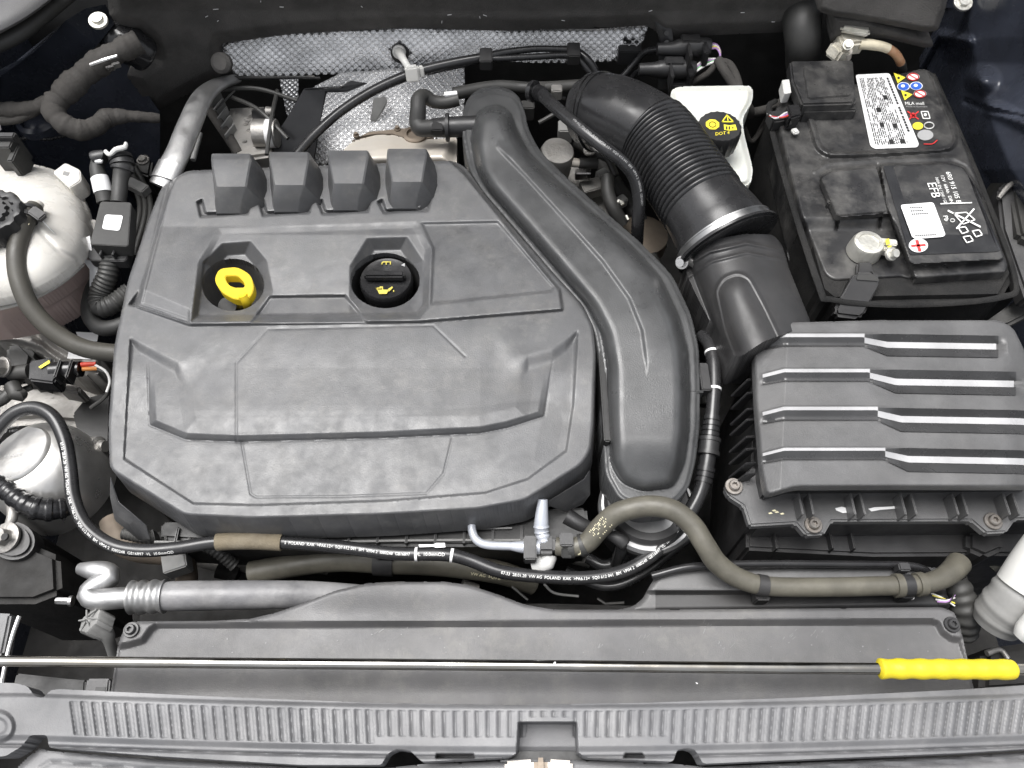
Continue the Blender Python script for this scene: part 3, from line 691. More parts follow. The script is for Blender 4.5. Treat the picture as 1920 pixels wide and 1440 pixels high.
def bat_z(X, Y):
    s = sdf(BO, X, Y)
    z = -3*(1-lin(-s/6))**2 - 9*ss((Y-405)/30)*out(sdf([(1500,410),(1670,410),(1712,530),(1500,540)], X, Y), 8)
    z = z + 5*inn(sdf(B1o, X, Y), 7) - 2.2*inn(sdf(B1, X, Y), 4)
    z = z + 11*inn(sdf(B2, X, Y), 3)*np.where(Y > 480, 1, 1)
    z = z + 9*inn(sdf(B3, X, Y), 4)
    z = z + 1.2*lin(1-dline([(1528,322),(1550,306),(1640,299),(1790,296),(1815,308),(1845,352)], X, Y)/6)
    z = z - 1.2*lin(1-dline([(1644,308),(1668,400),(1690,470)], X, Y)/4)
    for x in (1573,1653): z = z - 4*lin(1-dline([(x,396),(x-5,428)], X, Y)/4)
    return .818 + z/1000
t = thing('car_battery', 'black car battery with white warning label and EFB print behind the air filter box', 'battery')
relief('battery_lid', BO, bat_z, 'battery_plastic', t, step=2, skirt=.05, angle=45)
film = shape_px('film_label', [roundpoly([(1655,311),(1778,305),(1806,314),(1832,356),(1877,470),(1866,472),(1706,478)], 6, 3)], bat_z, 'battery_film', t, .0007)
wl_ = roundpoly([(1604,140),(1668,137),(1723,270),(1720,276),(1640,279),(1632,274)], 5, 3)
warn = shape_px('warning_label', [wl_], lambda X, Y: bat_z(X*0+1660, Y*0+220)+0*X, 'label_white', t, .0012)
zl = float(bat_z(np.array([1660.]), np.array([220.]))[0])
rng = random.Random(4)
def L2(u, v): # u across 0..1 (left->right), v along 0..1 (back->front)
    a = np.array([1606,143.]); b = np.array([1666,140.]); c = np.array([1721,273.]); d = np.array([1636,276.])
    return tuple((1-v)*((1-u)*a+u*b)+v*((1-u)*d+u*c))
bars = []
for i in range(16):
    u = .08+i*.047; v = .03
    while v < .95:
        w = rng.uniform(.015, .07)
        if rng.random() < .86 and not (u > .55 and .40 < v < .47): bars.append([L2(u, v), L2(u+.024, v), L2(u+.024, min(.97, v+w)), L2(u, min(.97, v+w))])
        v += w+rng.uniform(.006, .015)
shape_px('label_print', bars, zl, 'print_black', warn, .0018)
shape_px('label_print', [[L2(a, b), L2(a+.1, b), L2(a+.1, b+.06), L2(a, b+.06)] for a, b in ((.62,.28),(.34,.45),(.6,.68),(.3,.66),(.66,.9),(.4,.9))], zl, 'print_black', warn, .0020)
for v0, wd in ((.04,.20),(.27,.15),(.45,.10),(.58,.2)):
    shape_px('label_heading', [[L2(.90, v), L2(.955, v), L2(.955, v+.028), L2(.90, v+.028)] for v in np.arange(v0, v0+wd, .038)], zl, 'print_black', warn, .0018)
zi = float(bat_z(np.array([1735.]), np.array([200.]))[0])
def tri(cx, cy, r): return [(cx-r, cy-r*.85), (cx+r, cy-r*.1), (cx-r*.35, cy+r*.9)]
for cx, cy in ((1687,146),(1700,178)): sg = shape_px('warning_triangle', [tri(cx, cy, 11)], zi, 'print_yellow', t, .0010); shape_px('symbol', [circ(cx-2, cy, 2.5, 2.5, 8)], zi, 'print_black', sg, .0014)
for cx, cy in ((1712,144),(1725,176)): sg = shape_px('prohibition_sign', [circ(cx, cy, 12, 7.5)], zi, 'print_white', t, .0010); shape_px('symbol', stroke(circ(cx, cy, 10.5, 6.5, 18), 2, True)+stroke([(cx-7,cy-4),(cx+7,cy+4)], 2), zi, 'print_red', sg, .0014)
for cx, cy in ((1694,162),(1718,161)): sg = shape_px('mandatory_sign', [circ(cx, cy, 12, 8)], zi, 'print_white', t, .0010); shape_px('symbol', [circ(cx, cy, 10.5, 7)], zi, 'print_blue', sg, .0014); shape_px('symbol', [circ(cx-1, cy-1, 4, 3, 8)], zi, 'print_white', sg, .0017)
text_px('maker_print', 'MLA moll', 1697, 196.5, (9.2,0), (-1.5,-8), zi, 'print_white', t, .0010)
text_px('origin_print', 'Made in Germany', 1699, 201, (5.6,0), (-.8,-4), zi, 'print_grey', t, .0010)
shape_px('crossed_symbol', stroke([(1702,209),(1722,223)], 2)+stroke([(1722,209),(1704,224)], 2)+[circ(1712,216,6,5,8)], zi, 'print_red', t, .0010)
shape_px('handbook_symbol', stroke([(1727,209),(1740,209),(1744,222),(1731,222)], 1.8, True)+[circ(1735,215,3,3,8)], zi, 'print_white', t, .0010)
shape_px('yellow_dot', [circ(1721,236,10,7)], zi, 'print_yellow', t, .0010); shape_px('white_ring', stroke(circ(1742,235,9,6,18), 2, True), zi, 'print_white', t, .0010)
shape_px('grey_disc', [circ(1735,253,15,10)], zi, 'print_grey', t, .0010)
tube('red_mark', [(1732,270,zi+.001,1),(1748,270,zi+.001,1),(1757,263,zi+.001,1)], 'print_red', t, seg=6)
zb = .829; rd, ud = (.36,1.), (1.,-.06)
def tb(name, s, x, y, em, m='print_white', e2=None): text_px(name, s, x, y, (rd[0]*em, rd[1]*em), (ud[0]*(e2 or em), ud[1]*(e2 or em)), zb, m, film, .0012)
tb('type_print', 'EFB', 1738, 342, 19, e2=24)
tb('part_number', '6R0 915 105 B', 1773, 322, 9.8, e2=13)
tb('rating_print', '12V  68Ah  DIN', 1763, 328, 8, e2=9); tb('rating_print', '360A EN / SAE / GS', 1753, 332, 6, e2=8)
shape_px('rule', stroke([(1764,382),(1822,380)], 1.8), zb, 'print_white', film, .0012)
tb('lead_symbol', 'Pb', 1768, 404, 11, e2=12)
shape_px('crossed_bin', stroke([(1778,395),(1838,425)], 3)+stroke([(1794,428),(1826,392)], 3)+stroke([(1788,400),(1812,398),(1828,412),(1806,420)], 2, True)+stroke(circ(1786,413,4,3,10), 1.6, True), zb, 'print_white', film, .0012)
rc = []
for (cx, cy) in ((1806,432),(1832,438),(1815,449)): rc += stroke([(cx-9,cy-5),(cx+4,cy-7),(cx+10,cy+2),(cx-2,cy+6)], 2, True)
shape_px('recycling_symbol', rc, zb, 'print_white', film, .0012)
stk = shape_px('white_sticker', [roundpoly([(1688,384),(1750,379),(1773,440),(1768,444),(1716,448),(1710,444)], 5, 3)], zb, 'label_white', t, .0014)
for i, (x, y, w) in enumerate(((1706,388,24),(1708,394,26),(1709,400,34),(1716,440,40))): shape_px('sticker_print', [[(x+j*4, y-j*.15), (x+j*4+2.6, y-j*.15), (x+j*4+3, y+2.6-j*.15), (x+j*4+.4, y+2.6-j*.15)] for j in range(int(w/4))], zb, 'print_black', stk, .0018)
pls = shape_px('plus_disc', [circ(1722,460,18,13,28)], zb, 'label_white', t, .0014)
shape_px('plus_mark', [[(1708,459),(1735,457),(1736,461),(1709,463)], [(1716,450),(1722,449.5),(1728,471),(1722,471.5)]], zb, 'print_red', pls, .0018)
shape_px('white_dot', [circ(1783,495,8,4.5)], .812, 'label_white', t, .004)
prism('vent_lid', [(1540,332),(1562,322),(1644,314),(1664,396),(1570,404)], .8285, .82, 'battery_plastic', t, bevel=.002, r=6)
boxpx('latch', 1560, 372, .826, 14, 26, .01, 'battery_plastic', t, rz=-15)
t = thing('positive_terminal', 'pale corroded positive battery terminal clamp with bolt beside the red plus sticker', 'battery terminal')
kk = scl(1625,460,.825)
lathe('clamp_ring', 1627, 458, .822, [(32*kk,-.012),(30*kk,0),(27*kk,.0035),(20*kk,.004),(19*kk,.0025),(1*kk,.003)], 'zinc', t, seg=32)
box('jaw', tuple(V(1660,458,.820)), (.020,.008,.010), 'zinc', t, rot=(0,0,-8)); box('jaw', tuple(V(1656,470,.818)), (.022,.006,.009), 'zinc', t, rot=(0,0,-18))
bolt('nut', 1672, 476, .824, 9, 'zinc', t, axis=(.35,-.5,.8), hexh=.006)
shape_px('paint_mark', [[(1660,449),(1667,447),(1669,457),(1662,459)], [(1664,461),(1671,460),(1672,466),(1666,466)]], .826, 'print_yellow', t, .001)
prism('strap', [(1608,490),(1634,488),(1640,512),(1606,515)], .815, .80, 'black_plastic', t, bevel=.002)
t = thing('positive_cable_shroud', 'black plastic shroud hanging down from the positive terminal over the felt jacket', 'cable cover')
slab('shroud', [(1600,520,.822),(1606,508,.824),(1640,508,.824),(1654,520,.822),(1650,532,.820),(1622,590,.802),(1612,597,.800),(1568,592,.800),(1564,580,.803)], .014, 'black_plastic', t, bevel=.004)
slab('top_cap', [(1602,520,.822),(1608,511,.824),(1638,511,.824),(1652,520,.822),(1648,531,.819),(1604,528,.820)], .006, 'rubber_black', t, bevel=.002)
t = thing('negative_terminal_cover', 'square black hinged terminal cover on the back corner of the battery', 'terminal cover')
TC = [(1481,113),(1600,111),(1606,186),(1602,193),(1504,196),(1485,150)]
prism('flap', TC, .842, .826, 'battery_plastic', t, bevel=.0022)
prism('panel', roundpoly([(1505,122),(1583,120),(1598,178),(1515,185)], 6, 3), .8435, .838, 'battery_plastic', t, bevel=.0008)
prism('hinge', [(1502,196),(1606,190),(1608,206),(1506,208)], .834, .815, 'battery_plastic', t, bevel=.002)
prism('white_tab', [(1466,150),(1480,148),(1484,174),(1470,176)], .838, .825, 'white_plastic', t, r=3)
t = thing('negative_terminal', 'white corroded negative battery terminal clamp with bare cable end', 'battery terminal')
box('post_clamp', tuple(V(1592,80,.845)), (.030,.022,.02), 'corroded', t, rot=(10,0,10), bevel=.003)
box('clamp_jaw', tuple(V(1572,98,.842)), (.022,.02,.016), 'corroded', t, rot=(0,20,30), bevel=.003)
box('top_plate', tuple(V(1603,56,.862)), (.034,.012,.008), 'zinc', t, rot=(0,6,-8), bevel=.003)
bolt('nut', 1590, 84, .856, 7, 'zinc', t, axis=(-.2,-.6,.8))
tube('post', [(1585,108,.835,10),(1588,96,.845,10)], 'tan_metal', t)
t = thing('earth_cable', 'tan and copper coloured earth cable curving down behind the battery', 'cable')
pe = Path([(1612,82,.848,9),(1635,84,.848,9),(1660,89,.843,8),(1678,100,.836,8),(1688,116,.825,8),(1692,132,.81,8)])
tube('lug_sleeve', pe, 'tan_plastic', t, d0=0, d1=pe.L*.45, grow=.0004); tube('bare_cable', pe, 'copper_cable', t, d0=pe.L*.45, d1=pe.L*.8); tube('insulation', pe, 'rubber_black', t, d0=pe.L*.8, grow=.0004)
# ================================================================== FRONT: lock carrier, radiator cover, prop rod
LC = [(-60,1278),(30,1281),(52,1287),(66,1306),(80,1309),(95,1294),(112,1292),(400,1306),(700,1318),(960,1322),(1200,1318),(1500,1308),(1800,1293),(1990,1280),
      (1990,1400),(1800,1412),(1500,1424),(1318,1432),(1305,1408),(1290,1402),(1270,1406),(1262,1428),(1100,1421),(1080,1408),(975,1408),(955,1420),(790,1428),
      (770,1408),(745,1404),(728,1412),(715,1434),(560,1434),(300,1418),(92,1402),(88,1378),(58,1378),(40,1400),(10,1418),(-60,1420)]
def lc_z(X, Y):
    mid = 1300+22*np.sin(np.clip((X-40)/1900, 0, 1)*math.pi)
    bot = 1406+22*np.sin(np.clip((X-40)/1900, 0, 1)*math.pi)
    z = 0*X - 4*(1-lin((Y-mid)/8))**2 + 3*lin((bot-18-Y)/10) - 3*lin(1-np.abs(Y-bot+8)/4)
    # engraved slots, leaning outwards from the middle
    v = lin((Y-mid)/100); lean = (X-960)/960*-17
    u = (X - lean*v - 8)/20.6; fr_ = np.abs(u-np.round(u))*20.6; cell = np.round(u)*20.6+8
    top = (Y > mid+12+0*X) & (Y < bot-32-14*((cell > 690)&(cell < 1260))); on = (cell > 118) & (cell < 1990) & ~((cell > 985) & (cell < 1075) & (Y > mid+22))
    up_ = (u-np.round(u))*20.6
    z = z - np.where(top & on, 1.9*lin(1.0-fr_/4.0) + .5*lin((up_+10)/20), 0)
    z = z - 26*inn(sdf([(972,1354),(1081,1354),(1084,1420),(968,1420)], X, Y), 3)
    z = z - 16*inn(sdf([(818,1413),(888,1413),(892,1423),(816,1423)], X, Y), 3) - 16*inn(sdf([(1172,1412),(1205,1412),(1210,1422),(1168,1422)], X, Y), 3)
    d = np.hypot(X+4, (Y-1362)*1.05); z = z + 3.5*inn(d-34, 8) - 2*inn(d-18, 4)
    z = z - 3*ss((90-X)/40)*0
    return .790 + z/1000
t = thing('lock_carrier', 'grey ribbed plastic front cross panel along the nose of the engine bay', 'front panel')
relief('ribbed_panel', roundpoly(LC, 5, 2), lc_z, 'carrier_plastic', t, step=1.5, skirt=.02, angle=60, blur=1)
LC2 = [(-60,1460),(20,1452),(45,1425),(75,1402),(92,1408),(300,1424),(560,1438),(722,1440),(800,1432),(900,1429),(960,1424),(1100,1426),(1262,1432),(1322,1438),(1500,1430),(1800,1418),(1990,1406),(1990,1600),(-60,1600)]
def lc2_z(X, Y):
    e = np.interp(X, [-60,20,75,300,560,722,900,1100,1322,1500,1800,1990], [1460,1452,1402,1424,1438,1440,1429,1426,1438,1430,1418,1406])
    z = -3*(1-lin((Y-e)/8))**2 - 1.5*lin(1-dline([(75,1440),(95,1428),(300,1442),(560,1456)], X, Y)/4) - 2*lin(1-dline([(1322,1450),(1500,1442),(1800,1430),(1990,1420)], X, Y)/5)
    return .772 + z/1000
relief('front_ledge', LC2, lc2_z, 'carrier_plastic', t, step=4, skirt=.03)
prism('latch_opening', [(962,1400),(1092,1400),(1096,1440),(958,1440)], .764, .70, 'dark_plastic', t)
t = thing('bonnet_latch', 'worn bright metal bonnet latch below the square opening of the front panel', 'latch')
prism('plate', [(946,1427),(1000,1423),(1004,1450),(946,1450)], .778, .765, 'screw_steel', t, bevel=.002); prism('plate', [(1028,1423),(1074,1426),(1074,1450),(1024,1450)], .778, .765, 'screw_steel', t, bevel=.002)
prism('rusty_pin', [(1002,1420),(1026,1420),(1028,1450),(1000,1450)], .781, .765, 'brown_metal', t, bevel=.003)

# radiator cover
RC = [(228,1300),(205,1312),(222,1205),(236,1172),(250,1165),(400,1164),(470,1160),(520,1148),(575,1128),(630,1107),(690,1093),(760,1090),(830,1090),(880,1097),(935,1115),(985,1134),(1040,1143),
      (1200,1143),(1500,1141),(1765,1138),(1790,1148),(1802,1180),(1830,1310),(1830,1345),(960,1360),(210,1330)]
RC = roundpoly(RC, 8, 3)
RCI = [(292,1166),(960,1163),(1748,1159),(1763,1164),(1772,1182),(1786,1192),(1806,1194),(1850,1320),(1850,1370),(190,1360),(214,1207),(240,1203),(264,1196),(278,1176)]
def rc_z(X, Y):
    s = sdf(RC, X, Y)
    crease = np.interp(X, [236,290,960,1750,1800], [1170,1166,1163,1159,1160]); inset = lin((X-262)/18)*lin((1772-X)/18)
    z = -3*(1-lin(-s/6))**2 - 9*inn(sdf(RCI, X, Y), 13)
    z = z - 8*ss((Y-1245)/60)
    z = z + 6*ss((1160-Y)/60)*ss((X-480)/160)*ss((1000-X)/150)
    return .768 + z/1000
t = thing('radiator_cover', 'wide flat grey plastic radiator cover with a raised hump at its back edge', 'radiator cover')
relief('panel', RC, rc_z, 'shroud_plastic', t, step=2.5, skirt=.03)
for x, y in ((246,1181),(1785,1171)): bolt('screw', x, y, .7695, 10, 'black_plastic', t, torx=True, hexh=.004)

rs = random.Random(8); sc_ = []
for cx_, cy_, n_ in ((1326,1178,6),(1480,1190,5),(1530,1192,4),(1200,1200,3),(1360,1215,4),(700,1195,2),(1120,1215,3)):
    for _ in range(n_):
        x_, y_ = cx_+rs.uniform(-14,14), cy_+rs.uniform(-10,10); a_ = rs.uniform(-1.3,-.6); L_ = rs.uniform(4,13); sc_ += stroke([(x_, y_), (x_+L_*math.cos(a_), y_+L_*math.sin(a_))], rs.uniform(.6,1.1))
shape_px('scratches', sc_, rc_z, 'hose_grey', t, .0005)
shape_px('dust_flecks', [circ(rs.uniform(300,1750), rs.uniform(1175,1225), rs.uniform(.7,1.5), None, 6) for _ in range(34)], rc_z, 'hose_grey', t, .0005)
# prop rod
t = thing('prop_rod', 'long steel bonnet prop rod with a bright yellow foam grip lying across the front', 'prop rod')
pr = Path([(-80,1239,.800,10),(400,1243,.800,10),(900,1247,.800,10.3),(1400,1252,.800,10.6),(1990,1256,.800,10.6)])
tube('rod', pr, 'rod_steel', t, seg=20, ds=.01)
dg0 = pr.param_at_px(1646,1254); dg1 = pr.param_at_px(1908,1256); k = scl(1770,1254,.8)
def gr(d, r):
    u = d/(dg1-dg0); e = min(1, u/.02, (1-u)/.03); return k*(18.2+1.0*math.cos(u*2*math.pi*6.6)+.4*math.sin(u*40))*(1-.35*(1-max(e, 0))**2)
tube('grip', pr, 'yellow_grip', t, seg=28, ds=.0015, d0=dg0, d1=dg1, rf=gr)

# radiator tank and its parts behind the cover
t = thing('radiator_tank', 'black plastic radiator end tank with moulded ledge behind the radiator cover', 'radiator')
RT = roundpoly([(1120,1150),(1185,1138),(1206,1122),(1218,1098),(1232,1078),(1262,1066),(1480,1062),(1700,1060),(1760,1064),(1785,1140)], 10, 3)
def rt_z(X, Y):
    s = sdf(RT, X, Y); return .748 + (-5*(1-lin(-s/10))**2 - 9*lin((Y-1106)/8))/1000
relief('tank', RT, rt_z, ['airbox_plastic', 'black_plastic'], t, step=3, skirt=.06, mi=lambda X, Y: ((Y > 1108) & (X > 1230)).astype(float))
tube('upper_pipe', [(1222,1080,.752,7),(1300,1062,.756,7),(1420,1057,.756,7),(1600,1058,.756,7),(1700,1060,.755,7),(1735,1070,.75,8),(1742,1084,.74,8)], 'gloss_black', t)
for x, y in ((1430,1108),(1700,1104)):
    boxpx('hose_bracket', x, y, .757, 26, 34, .016, 'black_plastic', t); 
boxpx('foot', 1432, 1122, .752, 18, 8, .004, 'label_white', t, bevel=.0004); boxpx('foot', 1703, 1118, .752, 22, 10, .004, 'label_white', t, bevel=.0004)
boxpx('pipe_clip', 1697, 1062, .766, 22, 16, .012, 'black_plastic', t)

# right coolant hose
t = thing('coolant_hose', 'olive brown rubber coolant hose arching in front of the intake duct to the radiator', 'hose')
ch = Path([(1042,1024,.752,17),(1070,1026,.753,18),(1100,1018,.756,19),(1125,990,.766,20),(1158,962,.779,20),(1215,949,.787,20),(1262,957,.788,20),(1298,985,.785,20),(1322,1022,.780,20),(1345,1056,.772,20),(1385,1084,.766,19),(1440,1099,.763,18),
           (1540,1101,.762,18),(1640,1099,.762,18),(1720,1096,.762,18),(1762,1086,.760,19),(1786,1070,.757,21),(1798,1056,.752,22)])
tube('hose', ch, 'rubber_olive', t, seg=24, ds=.003)
tube_text_fit('paint_print', ch, '|-|||-||', ch.param_at_px(1118,1000), ch.param_at_px(1146,971), 'print_cream', t, roll=-.1); tube_text_fit('paint_print', ch, '||=||=|||', ch.param_at_px(1116,1002), ch.param_at_px(1142,974), 'print_cream', t, roll=.35)
tube_text('paint_print', ch, 'T', ch.param_at_px(1047,1026), .018, 'print_cream', t, roll=.2); tube_text('paint_print', ch, 'J', ch.param_at_px(1082,1025), .018, 'print_cream', t, roll=.2)
tube('spring_clamp', ch, 'rubber_black', t, d0=.011, d1=.016, grow=.0014); tube('spring_clamp', ch, 'rubber_black', t, d0=.021, d1=.026, grow=.0014)
box('clamp_tab', tuple(V(1062,1012,.764)), (.012,.012,.004), 'black_plastic', t); box('clamp_tab', tuple(V(1063,1036,.757)), (.010,.010,.004), 'rubber_black', t, rot=(40,0,0))
for x in (1432, 1702): 
    d = ch.param_at_px(x, 1099); tube('clip', ch, 'black_plastic', t, d0=d-.005, d1=d+.004, grow=.0009)
tube('collar', ch, 'rubber_olive', t, d0=ch.param_at_px(1683,1098)-.003, d1=ch.param_at_px(1683,1098)+.003, grow=.002); tube('collar', ch, 'rubber_olive', t, d0=ch.param_at_px(1725,1095)-.003, d1=ch.param_at_px(1725,1095)+.003, grow=.002)

# T-piece and small pipes
t = thing('tee_connector', 'small black tee connector with silver grey quick fittings at the end of the olive hose', 'connector')
box('tee_body', tuple(V(1024,1024,.752)), (.016,.016,.014), 'black_plastic', t, bevel=.003)
tube('upper_nipple', [(1020,1018,.753,13),(1016,1000,.756,13),(1015,985,.760,14),(1016,962,.766,12),(1018,936,.772,9)], 'grey_pipe', t, ds=.0012, rf=lambda d, r: r*(1+.10*(math.sin(d*1400) > .3)*(d < .018)))
tube('side_nipple', [(1012,1026,.752,13),(985,1026,.752,12),(958,1024,.752,8)], 'grey_pipe', t)
tube('white_elbow', [(1028,1040,.742,16),(1024,1054,.74,17),(1000,1060,.736,17)], 'white_plastic', t)
boxpx('fitting_clip', 994, 1026, .762, 24, 46, .014, 'black_plastic', t)
t = thing('grey_coolant_pipe', 'thin pale grey bent pipe dropping from under the engine cover lip to the tee connector', 'pipe')
tube('pipe', [(884,978,.752,8),(886,998,.752,8),(895,1014,.752,8),(915,1022,.752,8),(960,1024,.752,8)], 'grey_pipe', t)
t = thing('sensor_plug', 'black round sensor plug beside the silver coupling ring under the intake duct', 'sensor')
tube('plug', [(1062,968,.735,16),(1090,985,.733,15),(1120,996,.73,12)], 'black_plastic', t); tube('cable', [(1120,996,.73,5),(1160,1010,.72,5)], 'rubber_black', t)
tube('elbow_boot', [(1168,1005,.745,14),(1166,1025,.735,14),(1155,1060,.70,13)], 'gloss_black', t)
tube('lower_plug', [(1135,1000,.752,8),(1160,1010,.752,13),(1172,1020,.75,12)], 'black_plastic', t)

# black vacuum line that runs round the front of the engine
t = thing('vacuum_line', 'thin glossy black plastic line with white print running round the front of the engine', 'hose')
vp = Path([(-30,845,.745,13),(-5,806,.752,13),(28,774,.757,13),(66,765,.758,13),(100,783,.757,13),(122,828,.753,13),(131,880,.750,13),(138,935,.748,13),(160,985,.746,13),(205,1020,.745,13),(262,1032,.745,12.5),(330,1028,.746,12.5),
           (400,1017,.748,12.5),(470,1014,.749,12.5),(545,1018,.748,12.5),(640,1026,.746,12.5),(740,1038,.744,12.5),(835,1040,.744,12.5),(880,1050,.742,12.5),(940,1072,.740,12.5),(1020,1081,.738,12.5),(1100,1083,.737,12.5),(1165,1072,.737,12.5),
           (1215,1046,.738,13),(1255,1010,.742,13),(1290,965,.752,14),(1314,920,.760,14),(1325,870,.768,15),(1331,820,.774,15),(1336,770,.780,13),(1339,720,.784,13),(1337,675,.786,13),(1330,645,.784,13),(1316,630,.775,13)], n=10)
tube('line', vp, 'hose_black', t, seg=18, ds=.0025)
def seg_(name, x0, y0, x1, y1, m, g, seg=20):
    a, b = sorted((vp.param_at_px(x0, y0), vp.param_at_px(x1, y1))); return tube(name, vp, m, t, d0=a, d1=b, grow=g, seg=seg, ds=.002)
seg_('brown_sleeve', 404, 1017, 531, 1018, 'sleeve_brown', .0018)
for x, y in ((776,1040),(846,1041),(1334,663),(1338,728)):
    d = vp.param_at_px(x, y); tube('white_ring', vp, 'label_white', t, d0=d-.0012, d1=d+.0012, grow=.0004, seg=20, ds=.001)
for x, y in ((1334,785),(1334,795),(1333,805),(1332,815),(1322,880),(1320,890),(1318,900)):
    d = vp.param_at_px(x, y); tube('swage', vp, 'hose_black', t, d0=d-.002, d1=d+.002, grow=.0012, seg=20, ds=.001)
for x, y in ((1330,826),(1327,852)):
    d = vp.param_at_px(x, y); tube('collar', vp, 'black_plastic', t, d0=d-.0018, d1=d+.0018, grow=.003, seg=20, ds=.001)
seg_('quick_coupling', 1330, 826, 1327, 852, 'black_plastic', .002)
pp = vp.param_at_px
tube_text_fit('line_print', vp, 'S  POLAND  KAK  >PA6.12<  5Q0 612 041  BM  VP04 2  I080248  GB16897', pp(534,1018), pp(772,1040), 'print_white', t)
tube_text_fit('line_print', vp, 'VL  10.0mmOD', pp(783,1041), pp(838,1041), 'print_white', t)
tube_text_fit('line_print', vp, '07:33  28.01.20  VW AG  POLAND  KAK  >PA6.12<  5Q0 612 041  BM  VP04 2  I080248  GB16897  VL  10.0mmOD', pp(940,1074), pp(1270,995), 'print_white', t, roll=-.1)
tube_text_fit('line_print', vp, '07:33  28.01.20  VW AG  POLAND  KAK  >PA6.12<  5Q0 612 041  BM  VP04 2  I080248  GB16897  VL  10.0mmOD', pp(124,835), pp(330,1030), 'print_white', t, roll=-.5)
shape_px('white_tag', [[(785,1021),(812,1021),(818,1018),(834,1018),(835,1026),(818,1027),(812,1025),(786,1026)]], .748, 'label_white', t, .003)

# front left air-conditioning line
t = thing('air_conditioning_line', 'silver aluminium air conditioning line with crimped collar in front of the engine', 'pipe')
ac = Path([(150,1066,.735,11),(176,1070,.738,18),(200,1074,.738,20),(205,1084,.738,20),(180,1098,.740,19),(166,1114,.741,20),(180,1124,.742,20),(215,1122,.742,20),(250,1120,.742,20),(310,1118,.742,27),(420,1116,.738,27),(520,1115,.733,26),(600,1116,.725,25),(700,1124,.712,24),(790,1140,.69,24)])
dc0 = ac.param_at_px(247,1120); dc1 = ac.param_at_px(310,1118)
tube('aluminium_pipe', ac, 'aluminium', t, seg=24, d0=0, d1=dc0)
tube('hose', ac, 'hose_grey', t, seg=28, d0=dc1, ds=.006)
k = scl(280,1120,.742)
tube('crimp_collar', ac, 'aluminium', t, seg=28, ds=.001, d0=dc0, d1=dc1, rf=lambda d, r: k*(30 + 1.8*math.cos(d/(dc1-dc0)*2*math.pi*3)))
bolt('end_bolt', 132, 1127, .735, 7, 'steel', t, axis=(-1,0,.1), hexh=.012)
t = thing('service_port_cap', 'ribbed grey service port cap on a short stem below the aluminium line', 'cap')
lathe('cap', 168, 1163, .742, [(.0112,-.016),(.0115,-.002),(.0105,0),(.004,.0008),(.001,.0008)], 'grey_plastic', t, seg=48, knurl=6, kamp=.0014, axis=(-.45,.2,.85))
for i in range(6):
    a = i*math.pi/3; c = V(166,1162,.743); box('spoke', (c.x+.006*math.cos(a), c.y+.006*math.sin(a), c.z+.001+.003*math.cos(a)), (.009,.0012,.0025), 'grey_plastic', t, rot=(0,28,math.degrees(a)), bevel=.0003)
tube('neck', [(185,1176,.735,17),(200,1190,.728,14),(206,1206,.72,10),(216,1232,.70,11)], 'grey_plastic', t)

# ================================================================== LEFT SIDE
t = thing('coolant_expansion_tank', 'translucent white coolant expansion tank with pinkish fluid and black cap', 'coolant tank')
TU = chaikin([(-90,300),(30,304),(90,312),(135,335),(160,375),(170,420),(162,468),(120,512),(60,545),(0,562),(-90,575)], 2)
def tu_z(X, Y):
    d = np.hypot((X-20)/152, (Y-440)/142); return .775 + .062*np.sqrt(np.clip(1-d*d, .02, 1)) - .003*lin(1-dline([(60,420),(110,470),(150,490)], X, Y)/5)
relief('upper_shell', TU, tu_z, 'tank_white', t, step=3, skirt=.01, angle=70, blur=2)
TLo = chaikin([(-90,572),(0,560),(60,543),(120,510),(163,464),(166,500),(150,545),(115,572),(60,594),(0,606),(-90,615)], 2)
def tl_z(X, Y): return .775 - .045*ss((Y-(565-.42*np.maximum(X, 0)-.0012*np.maximum(X, 0)**2))/75)
relief('lower_shell', TLo, tl_z, 'tank_pink', t, step=3, skirt=.03, angle=70)
tube('seam', [(-90,580,.779,7),(0,566,.779,7),(60,549,.779,7),(112,520,.779,7),(150,488,.779,7),(170,452,.778,7),(174,415,.777,6)], 'tank_white', t, flat=.7)
tube('seam', [(-90,590,.775,6),(0,577,.775,6),(60,559,.775,6),(115,529,.775,6),(155,495,.775,6)], 'tank_white', t, flat=.7)
prism('hook_tab', [(98,322),(122,304),(150,318),(152,338),(130,352)], .808, .785, 'tank_white', t, r=5, bevel=.002)
prism('hook_slot', [(118,318),(134,322),(128,332),(114,328)], .8085, .80, 'grey_plastic', t)
k = scl(-8,398,.85)
lathe('screw_cap', -20, 396, .860, [(54*k,-.022),(55*k,-.006),(53*k,-.001),(48*k,0),(40*k,-.001),(38*k,-.004),(30*k,-.004),(28*k,0),(2*k,0)], 'black_plastic', t, seg=64, knurl=12, kamp=.0022)
tube('nipple', [(70,382,.838,12),(64,398,.838,12)], 'tank_white', t)
t = thing('tank_hose', 'dull black rubber hose curving from the white coolant tank to the engine cover', 'hose')
th = Path([(66,388,.840,15),(52,408,.842,16),(38,440,.840,17),(31,480,.835,17),(36,525,.825,17),(54,570,.812,17),(85,608,.798,17),(125,638,.785,17),(170,656,.775,17),(235,664,.765,17)])
tube('hose', th, 'rubber_brown', t, seg=22)
for d in (.006, .014): tube('spring_clamp', th, 'black_plastic', t, d0=d, d1=d+.004, grow=.0016, ds=.001)
box('clamp_tab', tuple(V(70,402,.850)), (.014,.010,.007), 'black_plastic', t, rot=(0,20,-30))
tube_text('paint_mark', th, 'I L', th.param_at_px(58,398), .013, 'print_cream', t, roll=-.3); tube_text('paint_mark', th, 'L', th.param_at_px(46,420), .016, 'print_cream', t, roll=-.2)
t = thing('torn_white_label', 'crumpled torn white paper label hanging between the coolant tank and the black valve box', 'paper label')
